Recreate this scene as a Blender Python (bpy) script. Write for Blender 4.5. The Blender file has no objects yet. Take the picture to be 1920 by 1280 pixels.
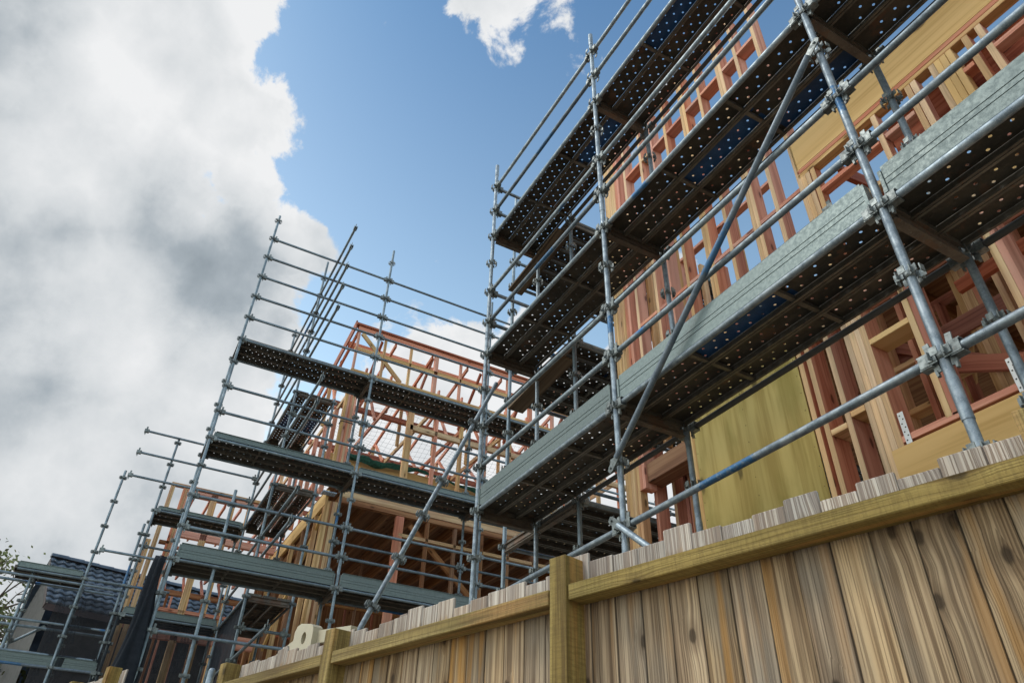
import bpy, bmesh, math, random
from mathutils import Vector, Matrix, Quaternion
random.seed(7)
R = math.radians
sc = bpy.context.scene
COL = sc.collection

# ------------------------------------------------------------------ camera
F_PX = 1328.48
PITCH, YAW, ROLL = 0.634455, -0.486144, 0.034170
cam_d = bpy.data.cameras.new('camera')
cam = bpy.data.objects.new('camera', cam_d); COL.objects.link(cam)
cam_d.sensor_width = 36.0
cam_d.lens = F_PX / 1920 * 36.0
cam_d.clip_start = 0.05; cam_d.clip_end = 4000
fw = Vector((math.cos(PITCH)*math.cos(YAW), math.cos(PITCH)*math.sin(YAW), math.sin(PITCH)))
rt = Vector((math.sin(YAW), -math.cos(YAW), 0))
up = rt.cross(fw)
rt2 = math.cos(ROLL)*rt + math.sin(ROLL)*up
up2 = -math.sin(ROLL)*rt + math.cos(ROLL)*up
cam.matrix_world = Matrix((rt2, up2, -fw)).transposed().to_4x4()
sc.camera = cam

# ------------------------------------------------------------------ world: sky and clouds
SUN_EL, SUN_AZ = R(52), R(62)          # azimuth measured from +X towards +Y
sdir = Vector((math.cos(SUN_EL)*math.cos(SUN_AZ), math.cos(SUN_EL)*math.sin(SUN_AZ), math.sin(SUN_EL)))
world = bpy.data.worlds.new('World'); sc.world = world; world.use_nodes = True
wt = world.node_tree; wt.nodes.clear()
def N(t, kind, **kw):
    n = t.nodes.new(kind)
    for k, v in kw.items():
        if k.startswith('i_'):
            n.inputs[int(k[2:])].default_value = v
        else:
            setattr(n, k, v)
    return n
def M_(t, op, a, b=None, c=None, clamp=False):
    n = t.nodes.new('ShaderNodeMath'); n.operation = op; n.use_clamp = clamp
    for i, v in enumerate((a, b, c)):
        if v is None: continue
        if hasattr(v, 'is_linked') or hasattr(v, 'links'): t.links.new(v, n.inputs[i])
        else: n.inputs[i].default_value = v
    return n.outputs[0]
def mixc(t, f, a, b, mode='MIX'):
    n = t.nodes.new('ShaderNodeMix'); n.data_type = 'RGBA'; n.blend_type = mode; n.clamp_factor = True
    for s, v in ((n.inputs[0], f), (n.inputs[6], a), (n.inputs[7], b)):
        if hasattr(v, 'links'): t.links.new(v, s)
        elif isinstance(v, (int, float)): s.default_value = v
        else: s.default_value = (*v, 1) if len(v) == 3 else v
    return n.outputs[2]
def smooth(t, v, lo, hi, tolo=0.0, tohi=1.0, kind='SMOOTHSTEP'):
    n = t.nodes.new('ShaderNodeMapRange'); n.interpolation_type = kind
    t.links.new(v, n.inputs[0])
    for i, x in zip((1, 2, 3, 4), (lo, hi, tolo, tohi)): n.inputs[i].default_value = x
    return n.outputs[0]
wout = N(wt, 'ShaderNodeOutputWorld')
sky = N(wt, 'ShaderNodeTexSky'); sky.sky_type = 'NISHITA'; sky.sun_disc = False
sky.sun_elevation = SUN_EL; sky.sun_rotation = math.pi/2 - SUN_AZ
sky.air_density = 1.0; sky.dust_density = 1.2; sky.ozone_density = 1.2; sky.altitude = 10
bg = N(wt, 'ShaderNodeBackground'); bg.inputs[1].default_value = 0.13
tcw = N(wt, 'ShaderNodeTexCoord'); DIR = tcw.outputs['Generated']
def skydir(px, py):                      # a direction in the sky as measured on site
    d = fw + rt2*(px-960)/F_PX + up2*(640-py)/F_PX
    return d.normalized()
def blob(px, py, rpx, w=1.0):
    d = skydir(px, py)
    n = N(wt, 'ShaderNodeVectorMath', operation='DOT_PRODUCT'); wt.links.new(DIR, n.inputs[0]); n.inputs[1].default_value = d
    r = math.atan(rpx/F_PX/math.sqrt(1+((px-960)**2+(py-640)**2)/F_PX**2))
    return smooth(wt, n.outputs['Value'], math.cos(r*1.5), math.cos(r*0.5), 0, w)
def wnoise(scale, detail=8, rough=0.55, dist=0.0, vec=None, off=(0, 0, 0)):
    mp = N(wt, 'ShaderNodeMapping'); wt.links.new(vec or DIR, mp.inputs[0]); mp.inputs['Location'].default_value = off
    n = N(wt, 'ShaderNodeTexNoise'); wt.links.new(mp.outputs[0], n.inputs['Vector'])
    n.inputs['Scale'].default_value = scale; n.inputs['Detail'].default_value = detail
    n.inputs['Roughness'].default_value = rough; n.inputs['Distortion'].default_value = dist
    return n.outputs[0]
blobs = [(100, 200, 320), (300, 110, 170), (435, -25, 95), (400, 215, 125), (200, 520, 280), (440, 490, 115), (455, 330, 60), (535, 465, 72), (250, 960, 160), (150, 1000, 200),
         (60, 800, 420), (300, 800, 250), (430, 660, 120), (-300, 300, 400), (-300, 900, 500), (60, -200, 300), (200, 1100, 420), (380, 1000, 200),
         (-500, 1500, 700), (500, 1350, 500),
         (925, 5, 78, .76), (942, 92, 42, .66), (1025, 10, 45, .42),
         (870, 680, 75), (800, 830, 190), (700, 900, 150), (1010, 760, 140), (1250, 520, 60), (900, 1000, 300), (1300, 1000, 350)]
acc = None
for b in blobs:
    v = blob(*b)
    acc = v if acc is None else M_(wt, 'MAXIMUM', acc, v)
# unseen clouds out of frame, added bright to fill the shadows
front = N(wt, 'ShaderNodeVectorMath', operation='DOT_PRODUCT'); wt.links.new(DIR, front.inputs[0]); front.inputs[1].default_value = fw
away = smooth(wt, front.outputs['Value'], 0.45, 0.68, 1.0, 0.0)
elsewhere = M_(wt, 'MULTIPLY', away, smooth(wt, wnoise(1.6, 5, 0.5, off=(3, 1, 7)), 0.40, 0.56, 0.0, 0.95))
acc = M_(wt, 'MAXIMUM', acc, elsewhere)
n_edge = wnoise(11.0, 14, 0.62, 0.25)
n_edge2 = wnoise(3.4, 4, 0.5, 0.0, off=(5, 2, 1))
field = M_(wt, 'ADD', acc, M_(wt, 'MULTIPLY', M_(wt, 'SUBTRACT', n_edge, 0.5), 2.6))
field = M_(wt, 'ADD', field, M_(wt, 'MULTIPLY', M_(wt, 'SUBTRACT', n_edge2, 0.5), 0.8))
field = M_(wt, 'MAXIMUM', field, smooth(wt, acc, 0.86, 0.99))
mask = smooth(wt, field, 0.38, 0.66)
# thickness: thick cloud is greyer underneath
dark = None
for b in [(310, 400, 110, 1.0), (365, 465, 125, 1.0), (300, 520, 100, .7), (430, 510, 70, .6), (10, 140, 110, .9), (60, 10, 80, .6), (5, 300, 120, .75), (60, 430, 110, .8), (60, 690, 150, .45), (400, 640, 90, .4), (200, 960, 300, .25), (-250, 500, 400, .7), (330, 60, 90, .45), (430, 200, 70, .35)]:
    v = blob(*b); dark = v if dark is None else M_(wt, 'MAXIMUM', dark, v)
bright = None
for b in [(170, 250, 150, .9), (470, 290, 95, 1.0), (350, 330, 90, .9), (535, 120, 60, .9), (570, 410, 70, 1.0), (180, 590, 130, .9), (60, 600, 120, .7), (925, 30, 120, 1.0), (100, 860, 120, .4), (800, 830, 260, 1.0), (500, 10, 70, .9), (420, 760, 110, .8)]:
    v = blob(*b); bright = v if bright is None else M_(wt, 'MAXIMUM', bright, v)
nb = wnoise(4.0, 12, 0.58, 0.0, off=(9, 4, 2)); nb2 = wnoise(7.5, 8, 0.55, 0.0, off=(2, 8, 5))
ridge = M_(wt, 'ABSOLUTE', M_(wt, 'SUBTRACT', nb2, 0.5))
lum = M_(wt, 'ADD', 0.69, M_(wt, 'MULTIPLY', M_(wt, 'SUBTRACT', nb, 0.5), 1.3))
lum = M_(wt, 'ADD', lum, M_(wt, 'SUBTRACT', 0.05, M_(wt, 'MULTIPLY', ridge, 0.9)))
lum = M_(wt, 'ADD', lum, M_(wt, 'MULTIPLY', bright, 0.24))
lum = M_(wt, 'SUBTRACT', lum, M_(wt, 'MULTIPLY', dark, 0.34))
lum = M_(wt, 'ADD', lum, smooth(wt, field, 0.5, 1.0, 0.10, 0.0))
cr = N(wt, 'ShaderNodeValToRGB'); wt.links.new(lum, cr.inputs[0])
e = cr.color_ramp.elements
e[0].position = 0.0; e[0].color = (0.22, 0.27, 0.31, 1)
e[1].position = 1.0; e[1].color = (0.93, 0.94, 0.95, 1)
x = e.new(0.35); x.color = (0.42, 0.475, 0.52, 1)
x = e.new(0.62); x.color = (0.70, 0.735, 0.76, 1)
cl_gain = N(wt, 'ShaderNodeVectorMath', operation='SCALE'); wt.links.new(cr.outputs[0], cl_gain.inputs[0]); wt.links.new(smooth(wt, away, 0, 1, 7.2, 15.0), cl_gain.inputs['Scale'])  # out-of-frame clouds get extra brightness as added fill light
skyg = N(wt, 'ShaderNodeVectorMath', operation='MULTIPLY'); wt.links.new(sky.outputs[0], skyg.inputs[0]); 
sz = N(wt, 'ShaderNodeSeparateXYZ'); wt.links.new(DIR, sz.inputs[0])
tint = mixc(wt, smooth(wt, sz.outputs[2], 0.45, 0.92, kind='LINEAR'), (2.9, 2.8, 2.15), (0.66, 1.06, 1.22))
wt.links.new(tint, skyg.inputs[1])
allc = mixc(wt, mask, skyg.outputs[0], cl_gain.outputs[0])
wt.links.new(allc, bg.inputs[0]); wt.links.new(bg.outputs[0], wout.inputs[0])

# ------------------------------------------------------------------ sun
sd = bpy.data.lights.new('sun', 'SUN'); sd.energy = 1.1; sd.angle = R(12); sd.color = (1.0, 0.95, 0.88)
so = bpy.data.objects.new('sun', sd); COL.objects.link(so); so.location = (0, 0, 40)
so.rotation_euler = sdir.to_track_quat('Z', 'Y').to_euler()

sc.view_settings.view_transform = 'Standard'; sc.view_settings.look = 'None'
sc.view_settings.exposure = 0.0; sc.view_settings.gamma = 1.0; sc.view_settings.use_curve_mapping = False
sc.render.engine = 'CYCLES'
sc.cycles.max_bounces = 8; sc.cycles.transparent_max_bounces = 12

# ------------------------------------------------------------------ materials
def new_mat(name):
    m = bpy.data.materials.new(name); m.use_nodes = True
    t = m.node_tree; b = t.nodes['Principled BSDF']
    return m, t, b
def tex_vec(t, scale=(1, 1, 1), rnd=True):
    tc = N(t, 'ShaderNodeTexCoord'); v = tc.outputs['Object']
    if rnd:
        oi = N(t, 'ShaderNodeObjectInfo')
        cx = N(t, 'ShaderNodeCombineXYZ')
        for i, k in enumerate((61.0, 23.0, 37.0)):
            t.links.new(M_(t, 'MULTIPLY', oi.outputs['Random'], k), cx.inputs[i])
        ad = N(t, 'ShaderNodeVectorMath', operation='ADD'); t.links.new(v, ad.inputs[0]); t.links.new(cx.outputs[0], ad.inputs[1])
        v = ad.outputs[0]
    mp = N(t, 'ShaderNodeMapping'); t.links.new(v, mp.inputs[0]); mp.inputs['Scale'].default_value = scale
    return mp.outputs[0]
def noise(t, vec, scale, detail=4, rough=0.5, dist=0.0):
    n = N(t, 'ShaderNodeTexNoise'); t.links.new(vec, n.inputs['Vector'])
    n.inputs['Scale'].default_value = scale; n.inputs['Detail'].default_value = detail
    n.inputs['Roughness'].default_value = rough; n.inputs['Distortion'].default_value = dist
    return n.outputs[0]
def bump(t, b, h, strength, dist=0.002):
    n = N(t, 'ShaderNodeBump'); n.inputs['Strength'].default_value = strength; n.inputs['Distance'].default_value = dist
    t.links.new(h, n.inputs['Height']); t.links.new(n.outputs[0], b.inputs['Normal'])

def wood(name, c_light, c_mid, c_dark, knot=0.5, rough=0.75, spread=0.5, grain=42.0, stain=None, stain_amt=0.0, knot_scale=1.0, bmp=0.35, wavy=.05, top=None, saw=0.0, lines=0.0, lit_face=None, kx=2.7, ky=7.5):
    """timber with its grain along local X; knots bend the grain round them"""
    m, t, b = new_mat(name)
    P = tex_vec(t)
    # knots
    sx = N(t, 'ShaderNodeSeparateXYZ'); t.links.new(P, sx.inputs[0])
    mk = N(t, 'ShaderNodeCombineXYZ'); t.links.new(M_(t, 'MULTIPLY', sx.outputs[0], kx*knot_scale), mk.inputs[0])
    t.links.new(M_(t, 'MULTIPLY', M_(t, 'ADD', sx.outputs[1], sx.outputs[2]), ky*knot_scale), mk.inputs[1])
    vo = N(t, 'ShaderNodeTexVoronoi'); vo.voronoi_dimensions = '2D'; t.links.new(mk.outputs[0], vo.inputs['Vector']); vo.inputs['Scale'].default_value = 1.0; vo.inputs['Randomness'].default_value = 1.0
    d = vo.outputs['Distance']
    sep = N(t, 'ShaderNodeSeparateColor'); t.links.new(vo.outputs['Color'], sep.inputs[0])
    has = M_(t, 'GREATER_THAN', sep.outputs[0], 1.0-knot)
    infl = M_(t, 'MULTIPLY', has, smooth(t, d, 0.0, 0.55, 1.0, 0.0))
    dn = M_(t, 'ADD', d, M_(t, 'MULTIPLY', M_(t, 'SUBTRACT', noise(t, tex_vec(t, (12, 30, 30)), 2.0, 3, .6), .5), .10))
    core = M_(t, 'MULTIPLY', has, smooth(t, dn, 0.07, 0.15, 1.0, 0.0))
    # grain field
    warp = noise(t, tex_vec(t, (0.55, 3.0, 3.0)), 1.6, 3, 0.5)
    g = M_(t, 'ADD', M_(t, 'ADD', sx.outputs[1], M_(t, 'MULTIPLY', sx.outputs[2], 1.0)), M_(t, 'MULTIPLY', warp, wavy))
    g = M_(t, 'ADD', g, M_(t, 'MULTIPLY', infl, 0.011))
    cg = N(t, 'ShaderNodeCombineXYZ'); t.links.new(M_(t, 'MULTIPLY', g, grain), cg.inputs[0])
    t.links.new(M_(t, 'MULTIPLY', sx.outputs[0], 0.5), cg.inputs[1])
    fine = noise(t, cg.outputs[0], 2.3, 3, 0.6)
    cg2 = N(t, 'ShaderNodeCombineXYZ'); t.links.new(M_(t, 'MULTIPLY', g, grain*0.22), cg2.inputs[0]); t.links.new(M_(t, 'MULTIPLY', sx.outputs[0], 0.25), cg2.inputs[1])
    broad = noise(t, cg2.outputs[0], 2.0, 2, 0.5)
    patch = noise(t, tex_vec(t, (0.7, 2.2, 2.2)), 1.5, 4, 0.6)
    v = M_(t, 'ADD', M_(t, 'MULTIPLY', fine, 0.5), M_(t, 'MULTIPLY', broad, 0.5))
    c = mixc(t, smooth(t, v, 0.40, 0.56), c_dark, c_mid)
    c = mixc(t, smooth(t, broad, 0.42, 0.68), c, c_light)
    if stain:
        c = mixc(t, M_(t, 'MULTIPLY', smooth(t, patch, 0.45, 0.65), stain_amt), c, stain)
    c = mixc(t, M_(t, 'MULTIPLY', smooth(t, infl, .25, .9), 0.55), c, c_dark)
    c = mixc(t, M_(t, 'MULTIPLY', core, 0.85), c, tuple(x*0.28 for x in c_dark))
    if lines:    # dark growth lines standing open on weathered boards
        cl = N(t, 'ShaderNodeCombineXYZ'); t.links.new(M_(t, 'MULTIPLY', g, 95.0), cl.inputs[0]); t.links.new(M_(t, 'MULTIPLY', sx.outputs[0], 0.9), cl.inputs[1])
        ln = noise(t, cl.outputs[0], 1.6, 2, 0.5)
        amt = M_(t, 'MULTIPLY', smooth(t, broad, .35, .65, .35, 1.0), lines)
        c = mixc(t, M_(t, 'MULTIPLY', smooth(t, ln, 0.50, 0.60), amt), c, tuple(x*.62 for x in c_dark))
        v = M_(t, 'SUBTRACT', v, M_(t, 'MULTIPLY', smooth(t, ln, 0.50, 0.60), .5))
        orange = noise(t, tex_vec(t, (.5, 9, 9)), 1.7, 3, .5)
        c = mixc(t, smooth(t, orange, .54, .68, 0, .6), c, (.44, .235, .08))
    if lines > .45:   # board edges darkened in the colour so the joints stand out
        tce = N(t, 'ShaderNodeTexCoord'); spe = N(t, 'ShaderNodeSeparateXYZ'); t.links.new(tce.outputs['Object'], spe.inputs[0])
        ey = M_(t, 'ADD', M_(t, 'ABSOLUTE', spe.outputs[1]), M_(t, 'MULTIPLY', M_(t, 'SUBTRACT', noise(t, tex_vec(t, (4, 4, 4)), 2.0, 3), .5), .006))
        c = mixc(t, M_(t, 'MULTIPLY', smooth(t, ey, .0642, .0682), .8), c, (.035, .026, .018))
    if saw:      # rough sawn: marks across the grain
        sw = noise(t, tex_vec(t, (85, 14, 14)), 1.0, 5, 0.7)
        c = mixc(t, M_(t, 'MULTIPLY', smooth(t, sw, 0.42, 0.62), saw), c, tuple(x*.7 for x in c_dark))
        v = M_(t, 'ADD', v, M_(t, 'MULTIPLY', sw, 1.2))
    if lit_face:     # one local side coloured tan, as if the sun lit it
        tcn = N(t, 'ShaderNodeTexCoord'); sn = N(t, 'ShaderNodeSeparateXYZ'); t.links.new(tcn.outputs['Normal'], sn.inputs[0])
        c = mixc(t, smooth(t, sn.outputs[2], .4, .6, 0, .85), c, mixc(t, smooth(t, v, .38, .62), tuple(x*.72 for x in lit_face), lit_face))
    if top:      # the exposed heads have weathered silver
        tco = N(t, 'ShaderNodeTexCoord'); sxx = N(t, 'ShaderNodeSeparateXYZ'); t.links.new(tco.outputs['Object'], sxx.inputs[0])
        hd = M_(t, 'ADD', sxx.outputs[0], M_(t, 'MULTIPLY', noise(t, tex_vec(t, (3, 20, 20)), 1.5, 3), .12))
        c = mixc(t, smooth(t, hd, top, top+.06, 0, .72), c, mixc(t, smooth(t, v, .38, .6), (.30, .25, .22), (.60, .56, .51)))
    oi = N(t, 'ShaderNodeObjectInfo')
    hs = N(t, 'ShaderNodeHueSaturation'); t.links.new(c, hs.inputs['Color'])
    wn = N(t, 'ShaderNodeTexWhiteNoise'); wn.noise_dimensions = '1D'; t.links.new(M_(t, 'MULTIPLY', oi.outputs['Random'], 91.7), wn.inputs['W'])
    t.links.new(smooth(t, wn.outputs['Value'], 0, 1, 1-spread*0.5, 1+spread*0.5, 'LINEAR'), hs.inputs['Value'])
    t.links.new(smooth(t, oi.outputs['Random'], 0, 1, 1-spread*0.5, 1+spread*0.4, 'LINEAR'), hs.inputs['Saturation'])
    t.links.new(hs.outputs[0], b.inputs['Base Color'])
    b.inputs['Roughness'].default_value = rough; b.inputs['Specular IOR Level'].default_value = 0.25
    bump(t, b, M_(t, 'ADD', v, M_(t, 'MULTIPLY', core, -0.4)), bmp, 0.003)
    return m

MAT = {}
MAT['pink'] = wood('pink_treated_timber', (.72, .34, .235), (.64, .27, .18), (.50, .18, .115), knot=0.16, spread=0.3, stain=(.55, .30, .20), stain_amt=.5, bmp=.15)
MAT['sunlit_pink'] = wood('pink_timber_sunlit_side', (.68, .33, .22), (.60, .26, .165), (.45, .17, .105), knot=0.2, spread=0.3, bmp=.15, lit_face=(.74, .52, .29))  # sunlit tan of the outer side is painted into the colour
MAT['red'] = wood('red_treated_timber', (.43, .165, .105), (.37, .13, .08), (.26, .08, .05), knot=0.16, spread=0.3, bmp=.15)
MAT['tan'] = wood('bare_pine_timber', (.74, .52, .28), (.64, .42, .20), (.46, .27, .12), knot=0.18, spread=0.25, stain=(.52, .26, .16), stain_amt=.5, bmp=.15)
MAT['lvl'] = wood('laminated_veneer_timber', (.70, .46, .20), (.65, .415, .17), (.56, .345, .13), knot=0.16, spread=0.12, grain=26, knot_scale=.8, bmp=.12)
MAT['brown'] = wood('brown_interior_timber', (.36, .19, .095), (.30, .145, .07), (.2, .085, .04), knot=0.1, spread=0.3, bmp=.1)
MAT['ply'] = wood('green_treated_plywood', (.52, .41, .15), (.45, .345, .115), (.34, .25, .075), knot=0.14, spread=0.0, grain=16, knot_scale=.55, stain=(.26, .21, .05), stain_amt=.6, bmp=.12)
MAT['darkwood'] = wood('dirty_old_board', (.15, .105, .065), (.11, .075, .045), (.07, .045, .028), knot=0.1)
MAT['rail'] = wood('green_treated_rough_sawn_pine', (.36, .265, .095), (.27, .19, .06), (.14, .09, .03), knot=0.16, spread=0.1, grain=30, stain=(.20, .155, .05), stain_amt=.6, bmp=1.0, wavy=.02, saw=.30, lines=.4, kx=4, ky=6)
MAT['paling'] = wood('weathered_pine_paling', (.48, .35, .215), (.35, .24, .14), (.15, .095, .053), knot=0.32, spread=0.30, grain=74, stain=(.26, .215, .16), stain_amt=.7, knot_scale=1.15, bmp=1.0, wavy=.013, top=.93, lines=.52, kx=3.6, ky=6.4)

def metal(name, *a_, band=None, **k_):
    m = metal0(name, *a_, **k_)
    if band:
        t = m.node_tree; b = t.nodes['Principled BSDF']
        tc = N(t, 'ShaderNodeTexCoord'); sp = N(t, 'ShaderNodeSeparateXYZ'); t.links.new(tc.outputs['Object'], sp.inputs[0])
        ed = M_(t, 'ADD', sp.outputs[0], M_(t, 'MULTIPLY', M_(t, 'SUBTRACT', noise(t, tex_vec(t), 22, 4, .7), .5), .22))
        f_ = None
        for x0, x1 in band:
            w_ = M_(t, 'MULTIPLY', smooth(t, ed, x0-.015, x0+.015), smooth(t, ed, x1-.015, x1+.015, 1, 0)); f_ = w_ if f_ is None else M_(t, 'MAXIMUM', f_, w_)
        f_ = M_(t, 'MULTIPLY', f_, smooth(t, noise(t, tex_vec(t), 40, 4, .7), .36, .5, .35, 1.0))
        old = b.inputs['Base Color'].links[0].from_socket
        t.links.new(mixc(t, f_, old, (.04, .12, .24)), b.inputs['Base Color'])
    return m
def metal0(name, base, dark, light, metallic=0.55, rough=0.48, scale=9.0, blue=0.0, rust=0.08, bluecol=(.03, .14, .33)):
    m, t, b = new_mat(name)
    P = tex_vec(t)
    n1 = noise(t, P, scale, 6, 0.65); n2 = noise(t, tex_vec(t, (1, 3, 3)), scale*0.22, 4, 0.6); n3 = noise(t, P, scale*9, 3, 0.6)
    c = mixc(t, smooth(t, n1, 0.35, 0.65), dark, base)
    c = mixc(t, M_(t, 'MULTIPLY', smooth(t, n3, 0.55, 0.7), 0.5), c, light)
    c = mixc(t, M_(t, 'MULTIPLY', smooth(t, n2, 0.55, 0.72), 0.55), c, light)
    if blue:
        nb_ = noise(t, tex_vec(t, (.55, .8, .8)), 1.1, 3, 0.6)
        c = mixc(t, M_(t, 'MULTIPLY', smooth(t, nb_, 0.62-blue*.12, 0.64-blue*.12), smooth(t, n1, 0.35, 0.55, .35, 0.95)), c, bluecol)
    if rust:
        nr = noise(t, P, scale*.7, 5, 0.7)
        c = mixc(t, M_(t, 'MULTIPLY', smooth(t, nr, 0.70-rust, 0.76-rust), 0.6), c, (.16, .085, .05))
    oi = N(t, 'ShaderNodeObjectInfo'); wn = N(t, 'ShaderNodeTexWhiteNoise'); wn.noise_dimensions = '1D'; t.links.new(M_(t, 'MULTIPLY', oi.outputs['Random'], 57.3), wn.inputs['W'])
    hs = N(t, 'ShaderNodeHueSaturation'); t.links.new(c, hs.inputs['Color']); t.links.new(smooth(t, wn.outputs['Value'], 0, 1, .78, 1.25, 'LINEAR'), hs.inputs['Value']); c = hs.outputs[0]
    t.links.new(c, b.inputs['Base Color'])
    b.inputs['Metallic'].default_value = metallic
    t.links.new(smooth(t, n1, 0.3, 0.7, rough+0.12, rough-0.08), b.inputs['Roughness'])
    bump(t, b, n3, 0.12, 0.001)
    return m
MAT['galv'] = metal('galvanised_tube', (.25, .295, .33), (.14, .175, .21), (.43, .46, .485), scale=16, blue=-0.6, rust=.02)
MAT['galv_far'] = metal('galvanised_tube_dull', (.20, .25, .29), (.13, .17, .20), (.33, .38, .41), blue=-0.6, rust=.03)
MAT['tube_blue'] = metal('blue_grey_painted_tube', (.15, .185, .22), (.09, .12, .155), (.26, .30, .34), band=((-.35, .05),), blue=-0.6, rust=.04, metallic=.35)
GA = ((.25, .295, .33), (.14, .175, .21), (.43, .46, .485)); GK = dict(scale=16, blue=-.6, rust=.02)
MAT['galv_s1'] = metal('galvanised_tube_blue_worn_high', *GA, band=((-.05, .20),), **GK)
MAT['galv_s2'] = metal('galvanised_tube_blue_worn_middle', *GA, band=((-.02, .16),), **GK)
MAT['galv_low'] = metal('galvanised_tube_blue_worn_end', *GA, band=((-.05, .42),), **GK)
MAT['galv_s4'] = metal('galvanised_tube_blue_worn_low', (.24, .29, .33), (.15, .19, .225), (.4, .44, .47), band=((-.25, .15),), **GK)
MAT['clamp'] = metal('galvanised_clamp', (.22, .245, .245), (.12, .135, .135), (.33, .35, .345), metallic=0.5, rough=.5, scale=30, rust=.06)
MAT['board'] = metal('galvanised_toe_board', (.155, .195, .19), (.13, .165, .165), (.195, .235, .23), metallic=0.35, rough=.5, scale=40, rust=0)
MAT['deck'] = metal('dirty_steel_plank', (.075, .065, .05), (.045, .04, .033), (.12, .10, .08), metallic=0.3, rough=.6, scale=5, rust=.12)
MAT['deck_blue'] = metal('blue_painted_steel_plank', (.018, .075, .20), (.012, .05, .14), (.03, .10, .26), metallic=0.2, rough=.5, scale=5, rust=0.0)
MAT['lip'] = metal('worn_plank_edge', (.15, .135, .11), (.10, .09, .075), (.21, .19, .16), metallic=0.4, rough=.5, scale=12, rust=.1)
MAT['transom'] = metal('rusty_steel_transom', (.16, .13, .10), (.10, .08, .065), (.22, .2, .17), metallic=0.3, rough=.6, scale=7, rust=.16)

def flat(name, col, rough=0.6, metallic=0.0, var=0.15, scale=6.0, bmp=0.0):
    m, t, b = new_mat(name)
    n1 = noise(t, tex_vec(t), scale, 5, 0.6)
    c = mixc(t, smooth(t, n1, 0.3, 0.7), tuple(x*(1-var) for x in col), tuple(min(1, x*(1+var)) for x in col))
    t.links.new(c, b.inputs['Base Color']); b.inputs['Roughness'].default_value = rough; b.inputs['Metallic'].default_value = metallic
    if bmp: bump(t, b, n1, bmp, 0.01)
    return m
MAT['plastic'] = flat('cream_plastic', (.44, .385, .27), .5, var=.05)
MAT['ground'] = flat('bare_clay_ground', (.33, .29, .23), .95, var=.25, scale=.8, bmp=.6)
MAT['wallgrey'] = flat('grey_rendered_wall', (.19, .19, .185), .9, var=.1)
MAT['walldark'] = flat('dark_brown_cladding', (.075, .07, .068), .85, var=.12)
MAT['fascia'] = flat('dark_brown_fascia', (.045, .03, .03), .6)
MAT['tile'] = flat('slate_blue_roof_tile', (.07, .095, .13), .42, var=.35, scale=2.5)
MAT['bark'] = flat('grey_brown_bark', (.13, .10, .075), .95, var=.35, scale=10, bmp=.5)
MAT['plate'] = flat('punched_galvanised_plate', (.72, .74, .76), .35, .3, var=.05)
MAT['hole'] = flat('dark_punched_hole', (.03, .03, .03), .8)
MAT['steel_dark'] = flat('grey_steel_angle', (.07, .07, .068), .6, .3)
MAT['wrap'] = flat('blue_white_building_wrap', (.35, .45, .58), .5, var=.6, scale=40)
m, t, b = new_mat('dark_shade_mesh')
n1 = noise(t, tex_vec(t), 14, 4, .6)
t.links.new(mixc(t, n1, (.012, .016, .024), (.035, .045, .06)), b.inputs['Base Color']); b.inputs['Roughness'].default_value = .9
t.links.new(smooth(t, n1, .3, .7, .88, .98), b.inputs['Alpha'])
MAT['shade'] = m
m, t, b = new_mat('thin_shade_mesh')
n1 = noise(t, tex_vec(t), 2.2, 4, .6)
b.inputs['Base Color'].default_value = (.022, .026, .034, 1); b.inputs['Roughness'].default_value = .95
t.links.new(smooth(t, n1, .3, .7, .5, .72), b.inputs['Alpha'])
MAT['shade_thin'] = m
MAT['net'] = flat('green_netting_cord', (.02, .06, .09), .8)
MAT['netgreen'] = flat('bunched_green_netting', (.012, .075, .05), .85, var=.4, scale=20)
def leaf_mat(name, c1, c2):
    m, t, b = new_mat(name)
    oi = noise(t, tex_vec(t, rnd=False), 1.7, 3, .6)
    t.links.new(mixc(t, smooth(t, oi, .35, .65), c1, c2), b.inputs['Base Color']); b.inputs['Roughness'].default_value = .6
    return m
MAT['leaf'] = leaf_mat('yellow_green_leaves', (.10, .12, .03), (.17, .18, .05))

# ------------------------------------------------------------------ object helpers
def mesh_from(bm, name, mats, smooth_=False):
    me = bpy.data.meshes.new(name); bm.to_mesh(me); bm.free()
    for m_ in mats: me.materials.append(m_)
    if smooth_:
        for p in me.polygons: p.use_smooth = True
    return me
ROOTS = {}
def thing(name, label, cat, loc=(0, 0, 0), group=None):
    o = bpy.data.objects.new(name, None); COL.objects.link(o); o.location = loc; o.empty_display_size = .3
    o['label'] = label; o['category'] = cat
    if group: o['group'] = group
    ROOTS[o.name] = Vector(loc)
    return o
def put(name, me, parent, loc, rot=None, label=None, sub=False):
    """link a part under its thing (or a sub-part under its part, in the part's own space)"""
    o = bpy.data.objects.new(name, me); COL.objects.link(o); o.parent = parent
    o.rotation_mode = 'QUATERNION'
    l = Vector(loc)
    if not sub: l = l - ROOTS[parent.name]
    o.location = l
    if rot is not None: o.rotation_quaternion = rot
    if label: o['label'] = label
    return o
def frame(p0, p1, upv=(0, 0, 1)):
    x = (Vector(p1)-Vector(p0)).normalized(); u_ = Vector(upv)
    if abs(x.dot(u_)) > .99: u_ = Vector((0, 1, 0))
    y = u_.cross(x).normalized(); z = x.cross(y)
    return Matrix((x, y, z)).transposed().to_quaternion()
CACHE = {}
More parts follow.
